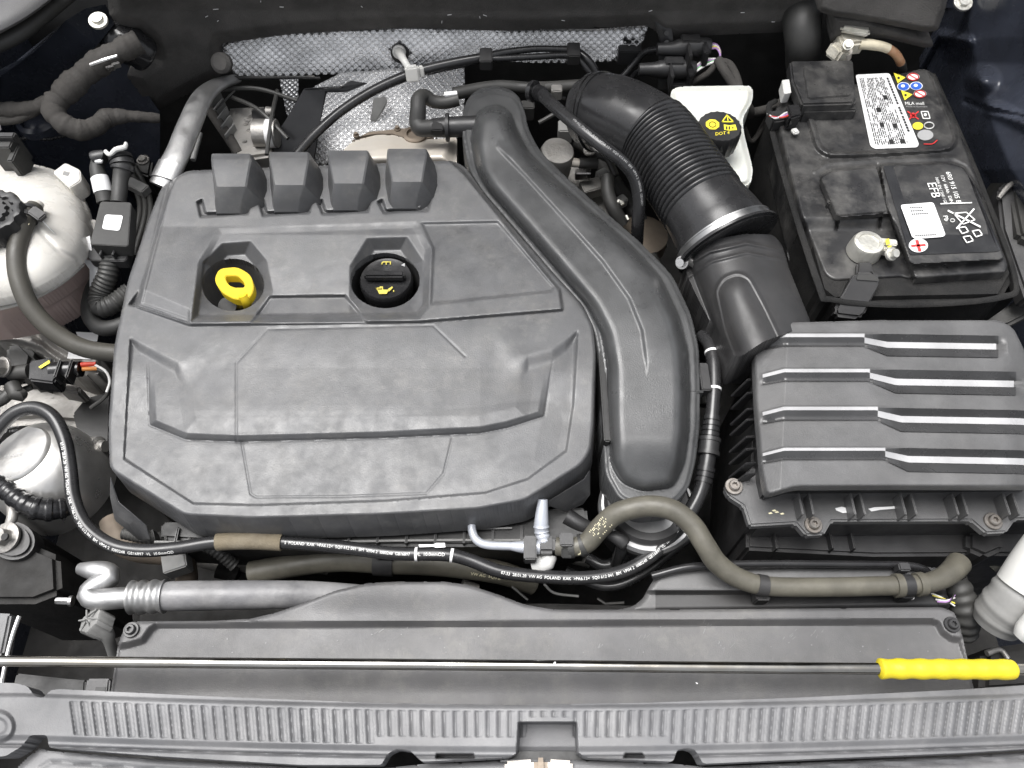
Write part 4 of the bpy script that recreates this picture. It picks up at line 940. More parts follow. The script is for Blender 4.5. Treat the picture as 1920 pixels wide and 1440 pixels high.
slab('paper', [(126,460,.79),(168,442,.80),(172,470,.79),(155,482,.785),(130,484,.78)], .0008, 'label_white', t)
slab('torn_strip', [(152,484,.783),(182,492,.78),(184,505,.775),(176,540,.76),(168,538,.76),(168,505,.772)], .0008, 'label_white', t)
tube('string', [(76,410,.845,1.2),(95,430,.835,1.2),(128,464,.80,1.2)], 'label_white', t, seg=6)
t = thing('level_sensor_plug', 'dark grey plug on top of the coolant tank', 'connector')
boxpx('plug_body', 2, 262, .842, 44, 40, .035, 'rubber_black', t); boxpx('plug_top', 8, 252, .848, 36, 14, .008, 'black_plastic', t); boxpx('rib', 24, 285, .835, 12, 46, .03, 'rubber_black', t)
tube('wires', [(-6,246,.845,3),(0,238,.85,3),(-20,228,.852,3)], 'wire_white', t, seg=8)

t = thing('purge_valve', 'flat black plastic valve box with white sticker between the tank and engine cover', 'valve')
PB = roundpoly([(188,377),(246,379),(240,462),(168,458)], 5, 3)
prism('box', PB, .806, .790, 'rubber_black', t, bevel=.002)
prism('flange', roundpoly([(176,448),(245,448),(240,478),(236,490),(168,488),(160,476)], 6, 3), .790, .778, 'black_plastic', t, bevel=.0015)
for x in (188,212): boxpx('rib', x, 472, .798, 4, 14, .012, 'black_plastic', t, bevel=.0005)
shape_px('sticker', [roundpoly([(197,402),(231,404),(224,433),(191,429)], 5, 3)], .806, 'label_white', t, .0006)
shape_px('sticker_print', [[(200+i*4,426.2+i*.5),(202.6+i*4,426.4+i*.5),(202.2+i*4,428.4+i*.5),(199.6+i*4,428.2+i*.5)] for i in range(6)], .806, 'print_grey', t, .001)
hv1 = Path([(184,298,.815,11),(182,318,.812,13),(190,345,.805,15),(198,380,.795,15)]); tube('hose_stub', hv1, 'rubber_black', t); tube('white_tape', hv1, 'label_white', t, d0=hv1.L*.45, d1=hv1.L*.78, grow=.0008)
hv2 = Path([(224,290,.818,17),(230,312,.812,17),(226,335,.806,14),(224,360,.80,14),(222,380,.795,14)]); tube('hose_stub', hv2, 'rubber_black', t)
for d in (.002,.008,.014): tube('connector_ring', hv2, 'black_plastic', t, d0=d, d1=d+.004, grow=.0025, ds=.001)
tube('connector_cap', [(176,296,.82,12),(186,292,.822,12),(190,300,.815,12)], 'black_plastic', t)
tube('white_clip', [(198,284,.826,4),(206,290,.828,4),(218,280,.832,5),(234,276,.832,5),(236,268,.832,3)], 'white_plastic', t, seg=8); boxpx('white_mark', 184,298,.8225,14,12,.004,'label_white',t,bevel=.001)
t = thing('corrugated_hose', 'dull black corrugated hose bent in a U below the valve box', 'hose')
cg = Path([(206,482,.785,16),(202,515,.775,18),(188,550,.762,19),(190,575,.756,19),(212,570,.758,18),(245,545,.76,17)])
tube('hose', cg, 'rubber_black', t, ds=.0008, rf=lambda d, r: r*(1+.06*math.cos(d*2*math.pi/.0042)))
t = thing('loop_hose', 'smooth black hose looping under the corrugated hose beside the engine cover', 'hose')
tube('hose', [(186,520,.752,14),(172,552,.748,15),(168,588,.744,15),(184,612,.742,15),(212,614,.742,15),(250,600,.742,15)], 'rubber_black', t)

t = thing('transmission_mount', 'cast aluminium transmission bracket with ribs under the coolant tank', 'bracket')
BR = chaikin([(-60,610),(60,598),(110,600),(150,640),(190,640),(195,700),(150,705),(110,690),(60,650),(-60,640)], 1)
relief('casting', BR, lambda X, Y: .700+.010*ss(-sdf(BR, X, Y)/14)-.006*lin(1-dline([(-60,628),(60,622),(100,655),(160,690)], X, Y)/10)+.004*lin(1-dline([(-60,612),(70,608),(120,640),(185,660)], X, Y)/8), 'cast_aluminium', t, step=3, skirt=.05)
shape_px('part_label', [[(142,622),(185,624),(182,640),(150,640)]], .708, 'label_white', t, .003); shape_px('part_label', [[(130,650),(172,668),(170,674),(126,672)]], .708, 'label_white', t, .004)
prism('rubber_block', [(8,642),(40,638),(64,662),(58,690),(20,695),(6,670)], .705, .62, 'rubber_black', t, bevel=.006)
bolt('bolt', 4, 688, .735, 16, 'cast_aluminium', t, axis=(-.3,-.4,.8), hexh=.014, washer=1.2)
prism('lower_casting', [(-60,720),(60,712),(130,735),(190,700),(215,760),(190,800),(60,790),(-60,800)], .655, .50, 'cast_aluminium', t, bevel=.008)
t = thing('sensor_connector', 'black electrical connector with yellow mark and red wire beside the transmission bracket', 'connector')
prism('housing', [(54,676),(98,668),(106,705),(100,718),(52,712)], .738, .715, 'gloss_black', t, bevel=.002)
tube('collar', [(98,696,.732,17),(122,694,.732,17),(152,692,.732,15)], 'gloss_black', t, ds=.002)
for x in (106,128): boxpx('latch', x, 690, .745, 6, 40, .016, 'black_plastic', t)
tube('plug_neck', [(18,700,.725,13),(56,696,.727,14)], 'rubber_black', t)
shape_px('yellow_mark', [[(72,688),(92,675),(94,680),(76,691)]], .7385, 'print_yellow', t, .001)
tube('red_wire', [(152,684,.735,5),(180,682,.733,4)], 'wire_red', t, seg=10); tube('orange_wire', [(154,692,.733,4),(182,691,.73,4)], 'wire_orange', t, seg=10)
tube('white_wire', [(178,684,.733,2.5),(198,696,.73,2.5),(206,715,.725,2.5),(200,735,.72,2.5)], 'wire_white', t, seg=8); tube('black_wire', [(178,690,.73,4),(204,704,.725,4),(200,740,.71,4),(170,765,.70,4)], 'rubber_black', t, seg=8)
t = thing('gear_linkage', 'dark cables and fittings of the gear linkage above the silver canister', 'linkage')
tube('cable', [(-20,760,.71,12),(10,745,.715,11),(28,720,.715,10),(40,705,.71,9)], 'rubber_black', t); tube('cable', [(-20,735,.70,7),(20,740,.70,7),(60,725,.70,6)], 'rubber_black', t)
tube('boot', [(22,722,.72,14),(34,742,.718,13),(46,735,.715,8)], 'rubber_black', t); prism('arm', [(110,715),(150,722),(148,738),(105,730)], .695, .67, 'cast_aluminium', t, bevel=.003)
prism('heat_sheet', [(135,775),(160,745),(208,732),(205,830),(190,870),(150,830)], .665, .655, 'dark_plastic', t, bevel=.002)
t = thing('silver_canister', 'round silver metal canister with stamped flat top beside the engine cover', 'canister')
k = scl(36,850,.735)
lathe('can', 36, 850, .735, [(.052,-.075),(.0535,-.05),(.0515,-.03),(.047,-.016),(.040,-.007),(.031,-.0025),(.0305,0),(.029,.0015),(.001,.0015)], 'can_metal', t, seg=64, axis=(-.22,.12,1))
for i, (s, y) in enumerate((('0 261 5', 804), ('V 1402', 812), ('CZ AR 05', 858))): text_px('stamped_text', s, 8, y, (9,-1), (0,-7), .7372, 'print_grey', t, lift=.0012+.0009*0)
for sx, sy, s in ((60,866,'5'),(72,856,'A')): text_px('stamped_text', s, sx, sy, (12,-2), (2,-9), .735, 'print_grey', t, lift=.001)
lathe('rear_nut', 178, 838, .69, [(.011,-.01),(.011,.006),(.007,.008),(.006,.014),(.001,.014)], 'cast_aluminium', t, seg=12, axis=(1,-.1,.3))
shape_px('orange_mark', [[(113,938),(127,934),(130,945),(117,949)]], .69, 'wire_orange', t, .002)
t = thing('ribbed_quick_connector', 'black ribbed plastic quick connector lying in front of the silver canister', 'connector')
qc = Path([(-20,898,.735,16),(12,918,.735,17),(40,940,.733,18),(70,953,.728,20),(100,955,.722,20),(135,950,.715,15)])
tube('body', qc, 'gloss_black', t, ds=.0012, rf=lambda d, r: r*(1+.12*(math.sin(d*2*math.pi/.011) > .2)))
t = thing('engine_mount', 'black engine mount bracket with a large steel bolt at the left corner', 'engine mount')
prism('bracket', [(-60,985),(40,978),(62,1000),(60,1020),(108,1040),(112,1110),(60,1130),(-60,1130)], .715, .55, 'grime', t, bevel=.006)
prism('boss', circ(20,1012,42,36,24), .724, .70, 'black_plastic', t, bevel=.003)
bolt('bolt', 10, 1008, .726, 17, 'cast_aluminium', t, hexh=.01, washer=1.7, axis=(-.2,-.15,1)); lathe('bolt_hole', 8, 1006, .738, [(.0035,-.002),(.0035,0),(.0006,0)], 'print_black', t, seg=16, axis=(-.2,-.15,1))
tube('link', [(18,985,.72,9),(24,965,.722,10),(20,945,.72,9)], 'cast_aluminium', t)
t = thing('lower_pipe', 'dusty grey elbow pipe hanging below the front left corner of the engine cover', 'pipe')
tube('elbow', [(212,975,.69,24),(225,1010,.69,26),(260,1030,.685,24),(330,1042,.68,22),(350,1075,.665,20),(345,1110,.64,20)], 'brown_metal', t); boxpx('clip', 325, 1050, .70, 44, 40, .02, 'grey_plastic', t, rz=20)
t = thing('lower_radiator_hose', 'brown grey hose with a black clip passing below the vacuum line', 'hose')
lh = Path([(470,1075,.69,22),(560,1058,.695,22),(640,1048,.698,24),(720,1052,.698,24),(820,1056,.695,24),(930,1072,.69,22),(1000,1095,.67,20)])
tube('hose', lh, 'rubber_olive', t, seg=22, ds=.005); d = lh.param_at_px(722,1052); tube('clip', lh, 'black_plastic', t, d0=d-.009, d1=d+.009, grow=.002); boxpx('clip_tab', 722, 1040, .716, 36, 16, .008, 'black_plastic', t)
tube_text_fit('hose_print', lh, 'VW AG  5Q0 B', lh.param_at_px(888,1064), lh.param_at_px(938,1074), 'print_cream', t, roll=-.5)
t = thing('starter_motor', 'grimy cast metal starter motor half hidden below the engine cover front', 'starter')
for a in ((395,1050,20),(430,1065,26),(470,1055,22),(520,1048,18)): tube('housing', [(a[0]-16,a[1]-6,.62,a[2]),(a[0]+20,a[1]+8,.615,a[2]*.8)], 'cast_aluminium' if a[2] < 24 else 'grime', t, ds=.004)
t = thing('radiator_fan_shroud', 'black fan shroud in the dark gap behind the radiator cover', 'fan shroud')
prism('shroud', [(260,1140),(300,1135),(640,1130),(1040,1130),(1790,1150),(1790,1340),(250,1320)], .67, .45, 'grime', t, bevel=.004)
tube('wire_loop', [(1020,1095,.69,2.5),(1040,1112,.69,2.5),(1085,1118,.69,2.5)], 'grey_plastic', t, seg=8)
for x0, y0, x1, y1 in ((1120,1122,1135,1132),(1135,1132,1170,1130),(960,1100,990,1125)): tube('cable', [(x0,y0,.69,2.5),(x1,y1,.69,2.5)], 'rubber_black', t, seg=8)
t = thing('headlamp_housing', 'pale edge of the headlamp housing beside the engine mount', 'headlamp')
prism('housing', [(-60,1146),(20,1150),(13,1185),(4,1228),(-60,1230)], .765, .75, 'carrier_plastic', t, bevel=.002)
tube('seal', [(36,1156,.762,5),(24,1190,.762,5),(12,1236,.762,5),(2,1290,.762,5)], 'steel', t, seg=10)
prism('bracket', [(30,1262),(120,1272),(160,1275),(158,1310),(20,1300)], .700, .66, 'dark_plastic', t)
prism('tab', [(162,1272),(206,1272),(203,1300),(158,1298)], .745, .735, 'shroud_plastic', t)
boxpx('tab_hole', 188, 1292, .7455, 20, 8, .002, 'print_black', t, bevel=.0003)
# ================================================================== BACK: bulkhead, heat shields, harness
t = thing('bulkhead_insulation', 'dark felt insulation pad covering the bulkhead above the silver heat shield', 'insulation')
FI = [(195,-60),(1545,-60),(1540,20),(1480,60),(1240,70),(1215,48),(960,58),(760,52),(560,62),(412,82),(418,140),(400,152),(300,205),(285,205),(235,140),(290,108),(285,80),(262,58),(225,48),(205,30)]
def fi_y(X, Y): return .845 - .012*np.clip(-sdf(FI, X, Y)/22, 0, 1) - .012*np.sin(X*.006)*.5 - .03*lin((20-Y)/120) - .05*ss((400-X)/220)
relief('felt_pad', roundpoly(FI, 8, 3), fi_y, 'felt', t, step=4, skirt=.03, mapf=PY, skirtdir=(0,1,0))
for x, y in ((416,118),): lathe('button', x, y, .80, [(.012,-.004),(.012,.004),(.008,.008),(.001,.009)], 'felt', t, axis=(0,-.8,.6), world=PY(float(x), float(y), .80), seg=24)

t = thing('bulkhead_heat_shield', 'silver embossed foil heat shield stretched along the bulkhead', 'heat shield')
HS = [(412,86),(480,70),(560,63),(760,54),(960,58),(1120,58),(1215,50),(1208,72),(1196,100),(1185,112),(1090,118),(1000,118),(900,112),(850,125),(760,140),(690,138),(600,140),(480,148),(440,147),(432,120)]
def emb(X, Y, p=10.6):
    w = X + 3*np.sin(X*.011+Y*.03)+Y*.12; v = Y + 2*np.sin(X*.012)
    return np.clip(np.cos(w*math.pi*2/(p*1.12))*np.cos(v*math.pi*2/p)*1.3, -1, 1)
def hs_y(X, Y): return .857 - .0026*emb(X, Y, 12.5) - .004*ss((Y-60)/50)*(1-ss((Y-125)/30)) - .004*np.sin(X*.013+1)*np.sin(Y*.05) - .0022*np.sin(X*.05+2*np.sin(Y*.06)) - .004*np.exp(-((X-750)/60)**2-((Y-110)/25)**2)
relief('foil_sheet', HS, hs_y, 'foil', t, step=1.3, skirt=.004, mapf=PY, skirtdir=(0,1,0), angle=80)
tube('bottom_rim', [(440,147,.725,2.5),(500,147,.726,2.5),(590,144,.728,2.5)], 'cast_aluminium', t, seg=8)
w_ = PY(750., 100., .845)
lathe('stud_hole', 0,0,0, [(.0115,-.006),(.0115,.0015),(.0095,.002),(.001,.002)], 'dark_plastic', t, world=w_, axis=(0,-.9,.4), seg=28)

t = thing('exhaust_heat_shield', 'crumpled silver dimpled foil shield below the bulkhead behind the turbocharger', 'heat shield')
ES = [(545,205),(590,165),(640,140),(700,136),(870,120),(872,165),(868,255),(845,262),(690,262),(640,290),(610,312),(588,312),(600,240)]
def es_y(X, Y):
    return .835 - .085*ss((Y-140)/170) - .0028*emb(X, Y, 12.5) - .006*np.sin(X*.03+Y*.02) - .008*np.exp(-((X-705)/22)**2)*np.sin(Y*.05)
relief('foil_sheet', ES, es_y, 'foil', t, step=1.3, skirt=.004, mapf=PY, skirtdir=(0,1,0), angle=80)
slab('bracket', [(700,182,.755),(724,180,.755),(726,192,.752),(706,226,.728),(694,226,.728)], .004, 'grey_plastic', t, bevel=.001)
ES2 = [(524,150),(560,148),(560,200),(545,240),(535,205)]
relief('side_sheet', ES2, lambda X, Y: .84-.0016*emb(X, Y, 9)-.02*lin((Y-150)/90), 'foil', t, step=2, skirt=.004, mapf=PY, skirtdir=(0,1,0), angle=80)

t = thing('turbo_heat_shield', 'pale tan metal heat shield over the turbocharger behind the coil humps', 'heat shield')
TS = roundpoly([(628,312),(640,285),(660,265),(705,253),(735,252),(770,262),(830,260),(857,256),(856,320),(628,325)], 8, 3)
relief('shield', TS, lambda X, Y: .765+.018*ss(-sdf(TS, X, Y)/30)+.004*np.sin(X*.03), 'tan_metal', t, step=3, skirt=.05)
prism('flange', [(655,262),(690,244),(770,236),(812,240),(812,262),(770,266),(735,254),(705,254)], .762, .735, 'brown_metal', t, bevel=.003)
lathe('ring', 778, 252, .764, [(.014,-.01),(.014,.001),(.010,.002),(.009,-.004),(.001,-.004)], 'brown_metal', t)
for x, y in ((745,242),(668,254)): bolt('rivet', x, y, .763, 4, 'brown_metal', t)

t = thing('sensor_harness', 'thin black cable loom with clips hung across the silver bulkhead shield', 'cable')
sh = Path([(556,290,.765,9),(590,252,.770,9),(640,208,.778,9),(700,170,.785,9.5),(760,143,.790,10),(800,130,.793,10),(860,116,.796,9),(905,108,.798,9),(950,98,.800,7),(1000,92,.802,6),(1040,92,.802,6),(1078,96,.800,8),(1105,115,.795,7),(1122,146,.78,7)])
tube('cable', sh, 'hose_black', t, seg=14)
tube('cable', [(800,136,.790,6),(860,122,.793,6),(905,112,.796,6),(955,109,.797,6),(1010,106,.797,6),(1060,104,.797,6),(1085,112,.795,6),(1105,135,.785,6),(1118,150,.775,6)], 'hose_black', t, seg=12)
for x, y, z in ((911,100,.802),(1076,90,.805)):
    boxpx('clip', x, y, z+.006, 24, 34, .016, 'black_plastic', t, rx=10)
box('white_clip', tuple(V(773,138,.800)), (.016,.012,.018), 'white_plastic', t, rot=(-20,0,12), bevel=.002); box('white_clip', tuple(V(790,134,.797)), (.006,.010,.012), 'white_plastic', t, rot=(-20,0,12))
tube('white_stud', [tuple(PY(748.,98.,.838))+(.0065,), tuple(V(760,116,.805))+(.0042,), tuple(V(770,130,.802))+(.0045,)] if 0 else Path([tuple(PY(748.,98.,.838))+(.0066,), tuple(V(758,114,.808))+(.0042,), tuple(V(768,130,.803))+(.0045,)], world=True), 'white_plastic', t)
lathe('stud_head', 0,0,0, [(.0085,-.002),(.008,.001),(.001,.002)], 'white_plastic', t, world=PY(748., 98., .838), axis=(0,-.9,.4), seg=24)
for i, (m_, dx) in enumerate((('wire_blue',-4),('wire_white',0),('wire_yellow',4))): tube('core', [(558+dx,286+abs(dx)*.5,.766,2),(552+dx,300,.76,2)], m_, t, seg=8)

# connector bracket
t = thing('connector_bracket', 'black bracket carrying two plugged cable connectors on the bulkhead', 'connector')
slab('bracket', [(1228,38,.842),(1258,34,.842),(1264,84,.815),(1240,84,.815)], .004, 'black_plastic', t, bevel=.001)
slab('bracket', [(1236,84,.815),(1260,84,.815),(1252,168,.77),(1234,168,.77)], .004, 'black_plastic', t, bevel=.001)
for y in (62, 80): lathe('bracket_hole', 1250, y, .832-(y-62)*.0006, [(.0032,-.001),(.003,.0006),(.0005,.0006)], 'print_black', t, seg=16, axis=(0,-.8,.6))
for (x0, y0, x1, y1, z) in ((1232,92,1332,88,.815),(1198,130,1304,130,.800)):
    cp = Path([(x0,y0,z,11),(x0+28,y0,z,13),(x0+45,(y0+y1)/2,z,17),(x1-15,y1,z,17),(x1,y1,z,14)])
    tube('plug', cp, 'black_plastic', t, seg=12, ds=.002)
    boxpx('plug_latch', (x0+x1)/2+14, y1-18, z+.012, 36, 22, .014, 'black_plastic', t); boxpx('plug_clip', x0+62, y0, z+.012, 6, 40, .022, 'black_plastic', t)
    boxpx('plug_tail', x1-8, y1, z+.010, 10, 34, .02, 'gloss_black', t)
prism('lower_housing', [(1256,140),(1296,138),(1298,158),(1258,160)], .788, .77, 'black_plastic', t); shape_px('red_mark', stroke([(1286,141),(1292,141),(1289,149)], 1.6), .788, 'print_red', t, .001)
boxpx('bracket_foot', 1186, 72, .80, 34, 12, .006, 'gloss_black', t); boxpx('bracket_foot', 1182, 90, .795, 44, 22, .02, 'black_plastic', t)
for i, (m_, dy) in enumerate((('wire_violet',-4),('wire_white',0),('wire_yellow',4),('wire_violet',7))):
    tube('wire', [(1330,86+dy,.815,2),(1343,86+dy*.6,.82,2),(1350,98+dy*.4,.818,2),(1350,116,.81,2)], m_, t, seg=8)
    tube('wire', [(1304,128+dy,.80,2),(1322,116+dy,.806,2),(1342,112+dy*.4,.81,2)], ('wire_white','wire_violet','wire_green','wire_white')[i], t, seg=8)
t = thing('taped_cable_loom', 'black taped cable loom dropping from the connector bracket past the white reservoir', 'cable')
tube('loom', [(1346,112,.812,9),(1360,135,.808,9),(1380,165,.80,9),(1402,200,.79,9),(1408,215,.775,9)], 'cloth_tape', t); tube('loom', [(1350,116,.812,8),(1368,122,.81,8),(1382,150,.805,8),(1390,185,.795,8),(1405,212,.78,8)], 'cloth_tape', t)
tube('branch', [(1405,212,.78,8),(1440,205,.775,9),(1470,190,.77,9)], 'cloth_tape', t); tube('branch', [(1345,114,.81,6),(1330,135,.80,6),(1310,148,.79,6),(1285,160,.78,6)], 'cloth_tape', t)
tube('branch', [(1395,240,.76,5),(1410,265,.74,5),(1440,220,.76,5)], 'cloth_tape', t)
t = thing('lambda_cables', 'pair of thin black cables rising from behind the bellows hose to the connectors', 'cable')
tube('cable', [(1165,146,.77,6),(1190,118,.785,6),(1210,98,.80,6),(1234,92,.81,6)], 'hose_black', t); tube('cable', [(1180,152,.765,5),(1195,135,.78,5),(1210,130,.795,5)], 'hose_black', t)

# brake fluid reservoir
t = thing('brake_fluid_reservoir', 'white brake fluid reservoir with black DOT 4 cap beside the bellows hose', 'brake reservoir')
RS = roundpoly([(1258,168),(1275,162),(1405,160),(1412,168),(1411,190),(1392,222),(1395,250),(1412,318),(1408,345),(1388,352),(1372,330),(1340,290),(1290,240),(1258,205)], 9, 3)
relief('tank', RS, lambda X, Y: .812 + .006*ss(-sdf(RS, X, Y)/12) - .018*ss((Y-230)/60), 'reservoir_white', t, step=2, skirt=.07, angle=60)
tube('seam', [(1256,190,.792,4),(1262,210,.79,4),(1310,262,.785,4)], 'reservoir_white', t, seg=8)
k = scl(1352,232,.84); zc_ = .842
rcap = lathe('cap', 1350, 236, zc_, [(.0225,-.026),(.0235,-.012),(.0235,-.003),(.0225,0),(.001,0)], 'black_plastic', t, seg=60, knurl=20, kamp=.0008)
fr = frame2((1352,232), (1,.05), (0,1))
def poly_f(l): return [[fr(a, b) for a, b in p] for p in l]
shape_px('disc_symbol', poly_f([circ(-16,2,13.5,10,8,.39)]), zc_, 'print_yellow', rcap, .0006); shape_px('disc_symbol_ring', poly_f([[*map(tuple, s)] for s in stroke(circ(-16,2,6.5,5,16), 1.3, True)]), zc_, 'print_black', rcap, .001)
shape_px('warning_symbol', poly_f([[*map(tuple, s)] for s in stroke([(11,-17),(23,-5),(2,-4)], 2, True)+stroke([(12,-13),(13,-7)], 2)]), zc_, 'print_yellow', rcap, .0006)
shape_px('handbook_symbol', poly_f([[(5,1),(16,2),(27,0),(30,10),(16,12),(6,11)]]), zc_, 'print_yellow', rcap, .0006); shape_px('handbook_symbol_ink', poly_f([[(9,4),(12,4),(12,10),(9,10)],[(14,4),(17,4),(17,10),(14,10)],[(20,4),(24,6),(22,9)]]), zc_, 'print_black', rcap, .001)
text_px('dot_four_print', 'DOT 4', 1341, 254, (9.2,-.9), (0,-8.5), zc_, 'print_yellow', rcap, .0006)

# hoses between duct and bellows
t = thing('breather_hose', 'smooth black hose with a ringed end running down between the intake duct and bellows', 'hose')
bh = Path([(996,170,.846,11),(1014,176,.850,12),(1040,200,.862,12),(1080,235,.870,12),(1130,275,.868,12),(1168,305,.858,12),(1190,335,.845,12),(1198,375,.825,12),(1196,420,.80,12),(1194,455,.775,12)])
tube('hose', bh, 'hose_black', t)
tube('end_ring', bh, 'gloss_black', t, d0=.001, d1=.005, grow=.005, ds=.001, seg=24)
for d in (.009,.013,.017): tube('swage', bh, 'hose_black', t, d0=d, d1=d+.002, grow=.0014, ds=.0007)
tube_text_fit('hose_print', bh, 'VW AG  POLAND  KAK  >PA6.12<  5Q0 612 041  BM  VP04 2  I080248  GB16897', bh.param_at_px(1075,232), bh.param_at_px(1198,380), 'print_grey', t, roll=.45)
t = thing('second_vertical_hose', 'short black hose standing beside the breather hose behind the duct', 'hose')
tube('hose', [(1140,330,.765,13),(1140,360,.758,13),(1150,390,.75,13),(1168,420,.735,13)], 'rubber_black', t)
tube('clip', [(1156,380,.755,4),(1164,376,.757,4),(1168,384,.755,4)], 'zinc', t, seg=8); tube('clip', [(1174,404,.75,3),(1178,412,.748,3)], 'zinc', t, seg=8)
t = thing('vent_elbow_pipe', 'black elbow vent pipe plugged into the side of the intake duct top', 'pipe')
ve = Path([(860,186,.805,12),(835,192,.803,12),(812,190,.805,12),(796,180,.812,13),(785,186,.815,14),(784,205,.81,15),(783,228,.80,16),(788,240,.797,16),(810,240,.797,16),(832,240,.797,17)])
tube('pipe', ve, 'rubber_black', t); tube('socket', [(810,240,.798,17),(850,238,.80,19),(900,236,.803,19)], 'black_plastic', t)
tube('collar', [(836,239,.799,26),(842,239,.799,26)], 'black_plastic', t, seg=20); boxpx('lock_tab', 820, 234, .809, 22, 26, .01, 'black_plastic', t)
boxpx('white_tag', 845, 174, .813, 24, 10, .003, 'label_white', t, rz=8, bevel=.0004)
t = thing('fuel_rail_pipe', 'dark pipe with a fitting crossing behind the intake duct', 'pipe')
tube('pipe', [(850,176,.775,12),(930,162,.775,11),(1000,165,.775,11),(1090,160,.775,11)], 'rubber_black', t); boxpx('fitting', 1044, 164, .79, 20, 20, .014, 'cast_aluminium', t); boxpx('fitting', 1015, 158, .79, 14, 20, .014, 'rubber_black', t)
t = thing('fuel_pump', 'small round silver fuel pump with brass fitting behind the intake duct', 'pump')
lathe('body', 1046, 282, .778, [(.020,-.045),(.020,-.004),(.0185,0),(.001,.0008)], 'cast_aluminium', t, seg=36, axis=(.1,-.1,1))
tube('brass_fitting', [(1072,304,.765,9),(1086,306,.764,8)], 'tan_metal', t); tube('solenoid', [(1086,306,.764,10),(1120,306,.762,10)], 'rubber_black', t)
boxpx('plug', 1094, 320, .765, 30, 14, .012, 'steel', t); boxpx('bracket', 1110, 345, .745, 40, 30, .015, 'cast_aluminium', t, rz=20)
tube('cable', [(1120,290,.76,7),(1140,300,.758,7),(1155,330,.75,7)], 'rubber_black', t)
prism('base', [(1015,300),(1075,300),(1120,340),(1180,420),(1215,440),(1220,470),(1180,450),(1100,380)], .715, .60, 'cast_aluminium', t, bevel=.005)
lathe('pulley', 1205, 440, .715, [(.03,-.02),(.03,0),(.02,.003),(.001,.003)], 'brown_metal', t)

# left back
t = thing('aluminium_pipe', 'broad silver aluminium pipe descending behind the left corner of the engine cover', 'pipe')
tube('pipe', [(440,148,.765,14),(405,160,.785,18),(378,185,.795,21),(355,235,.80,23),(335,285,.80,24),(315,322,.797,25),(302,350,.79,24)], 'aluminium', t, seg=24, flat=.55)
tube('collar', [(322,308,.80,27),(308,338,.795,28)], 'aluminium', t, seg=24, flat=.55)
tube('thin_edge', [(440,146,.77,4),(500,146,.77,3),(560,145,.77,3),(600,146,.77,2)], 'dark_plastic', t, seg=8)
t = thing('abs_unit', 'silver cast hydraulic brake unit with many small bolts behind the engine cover', 'brake unit')
prism('block', [(424,200),(500,196),(508,290),(440,300)], .745, .65, 'cast_aluminium', t, bevel=.004)
rr_ = random.Random(2)
for i in range(14): bolt('plug', 434+rr_.random()*62, 206+rr_.random()*66, .7455, 3.4, 'cast_aluminium', t, hexh=.002)
tube('solenoid', [(500,210,.755,10),(512,210,.755,9)], 'cast_aluminium', t); tube('motor', [(478,250,.755,26),(520,250,.755,26)], 'cast_aluminium', t); tube('motor_label', [(502,250,.755,26.5),(516,250,.755,26.5)], 'label_white', t)
prism('connector', [(470,204),(500,200),(502,224),(474,226)], .758, .74, 'black_plastic', t)
t = thing('wiring_strip', 'dark connector strip with pins beside the aluminium pipe', 'connector')
for i in range(5): boxpx('pin', 402+i*7, 178+i*16, .755, 3, 34, .03, 'grey_plastic', t, rz=-20, bevel=.0004)
tube('strip', [(392,205,.75,9),(420,245,.745,10),(450,290,.74,10)], 'cloth_tape', t); tube('guide', [(375,250,.76,5),(362,300,.755,5)], 'grey_plastic', t); tube('wire', [(405,205,.77,2),(440,170,.77,2)], 'rubber_black', t, seg=8)
t = thing('black_support_plate', 'glossy black sheet metal support behind the first coil hump', 'bracket')
slab('plate', [(568,165,.785),(640,160,.785),(655,150,.788),(690,155,.785),(650,172,.775),(612,172,.770),(600,230,.745),(590,300,.725),(488,304,.725),(500,270,.735),(535,225,.75)], .004, 'gloss_black', t, bevel=.0015)

t = thing('taped_harness', 'thick grey taped wiring harness branching along the left inner wing', 'wiring harness')
tube('trunk', [(262,78,.850,20),(232,92,.848,21),(195,112,.842,22),(160,138,.835,23),(130,165,.828,23),(108,190,.82,22)], 'cloth_tape', t, seg=20, ds=.002, rf=lambda d, r: r*(1+.07*math.sin(d*150)+.05*math.sin(d*370+1)+.03*math.sin(d*900)))
tube('branch', [(112,185,.82,15),(70,200,.82,14),(30,206,.82,14),(-20,204,.82,14)], 'cloth_tape', t, ds=.002, rf=lambda d, r: r*(1+.07*math.sin(d*150)+.05*math.sin(d*370+1)+.03*math.sin(d*900))); tube('branch', [(-20,222,.81,9),(25,225,.812,9),(70,205,.817,9),(105,190,.818,10)], 'cloth_tape', t, ds=.002, rf=lambda d, r: r*(1+.07*math.sin(d*150)+.05*math.sin(d*370+1)+.03*math.sin(d*900)))
tube('elbow', [(108,185,.822,21),(100,205,.818,20),(112,225,.812,20),(130,238,.806,20),(155,244,.80,18),(182,236,.797,18),(200,222,.795,17),(240,218,.79,12),(300,222,.78,8)], 'cloth_tape', t, seg=18, ds=.002, rf=lambda d, r: r*(1+.07*math.sin(d*150)+.05*math.sin(d*370+1)+.03*math.sin(d*900)))
tube('metal_sleeve', [(170,122,.852,4),(195,113,.856,4),(220,105,.858,3)], 'steel', t, seg=8)
tube('grommet', [(210,62,.845,30),(232,78,.842,33),(255,92,.836,34),(275,104,.825,30)], 'gloss_black', t, seg=24, ds=.002, rf=lambda d, r: r*(1+.05*math.cos(d*420)))
for p in ((205,124),(216,118)): boxpx('clip', p[0], p[1], .845, 14, 6, .006, 'steel', t, rz=25, bevel=.0004)

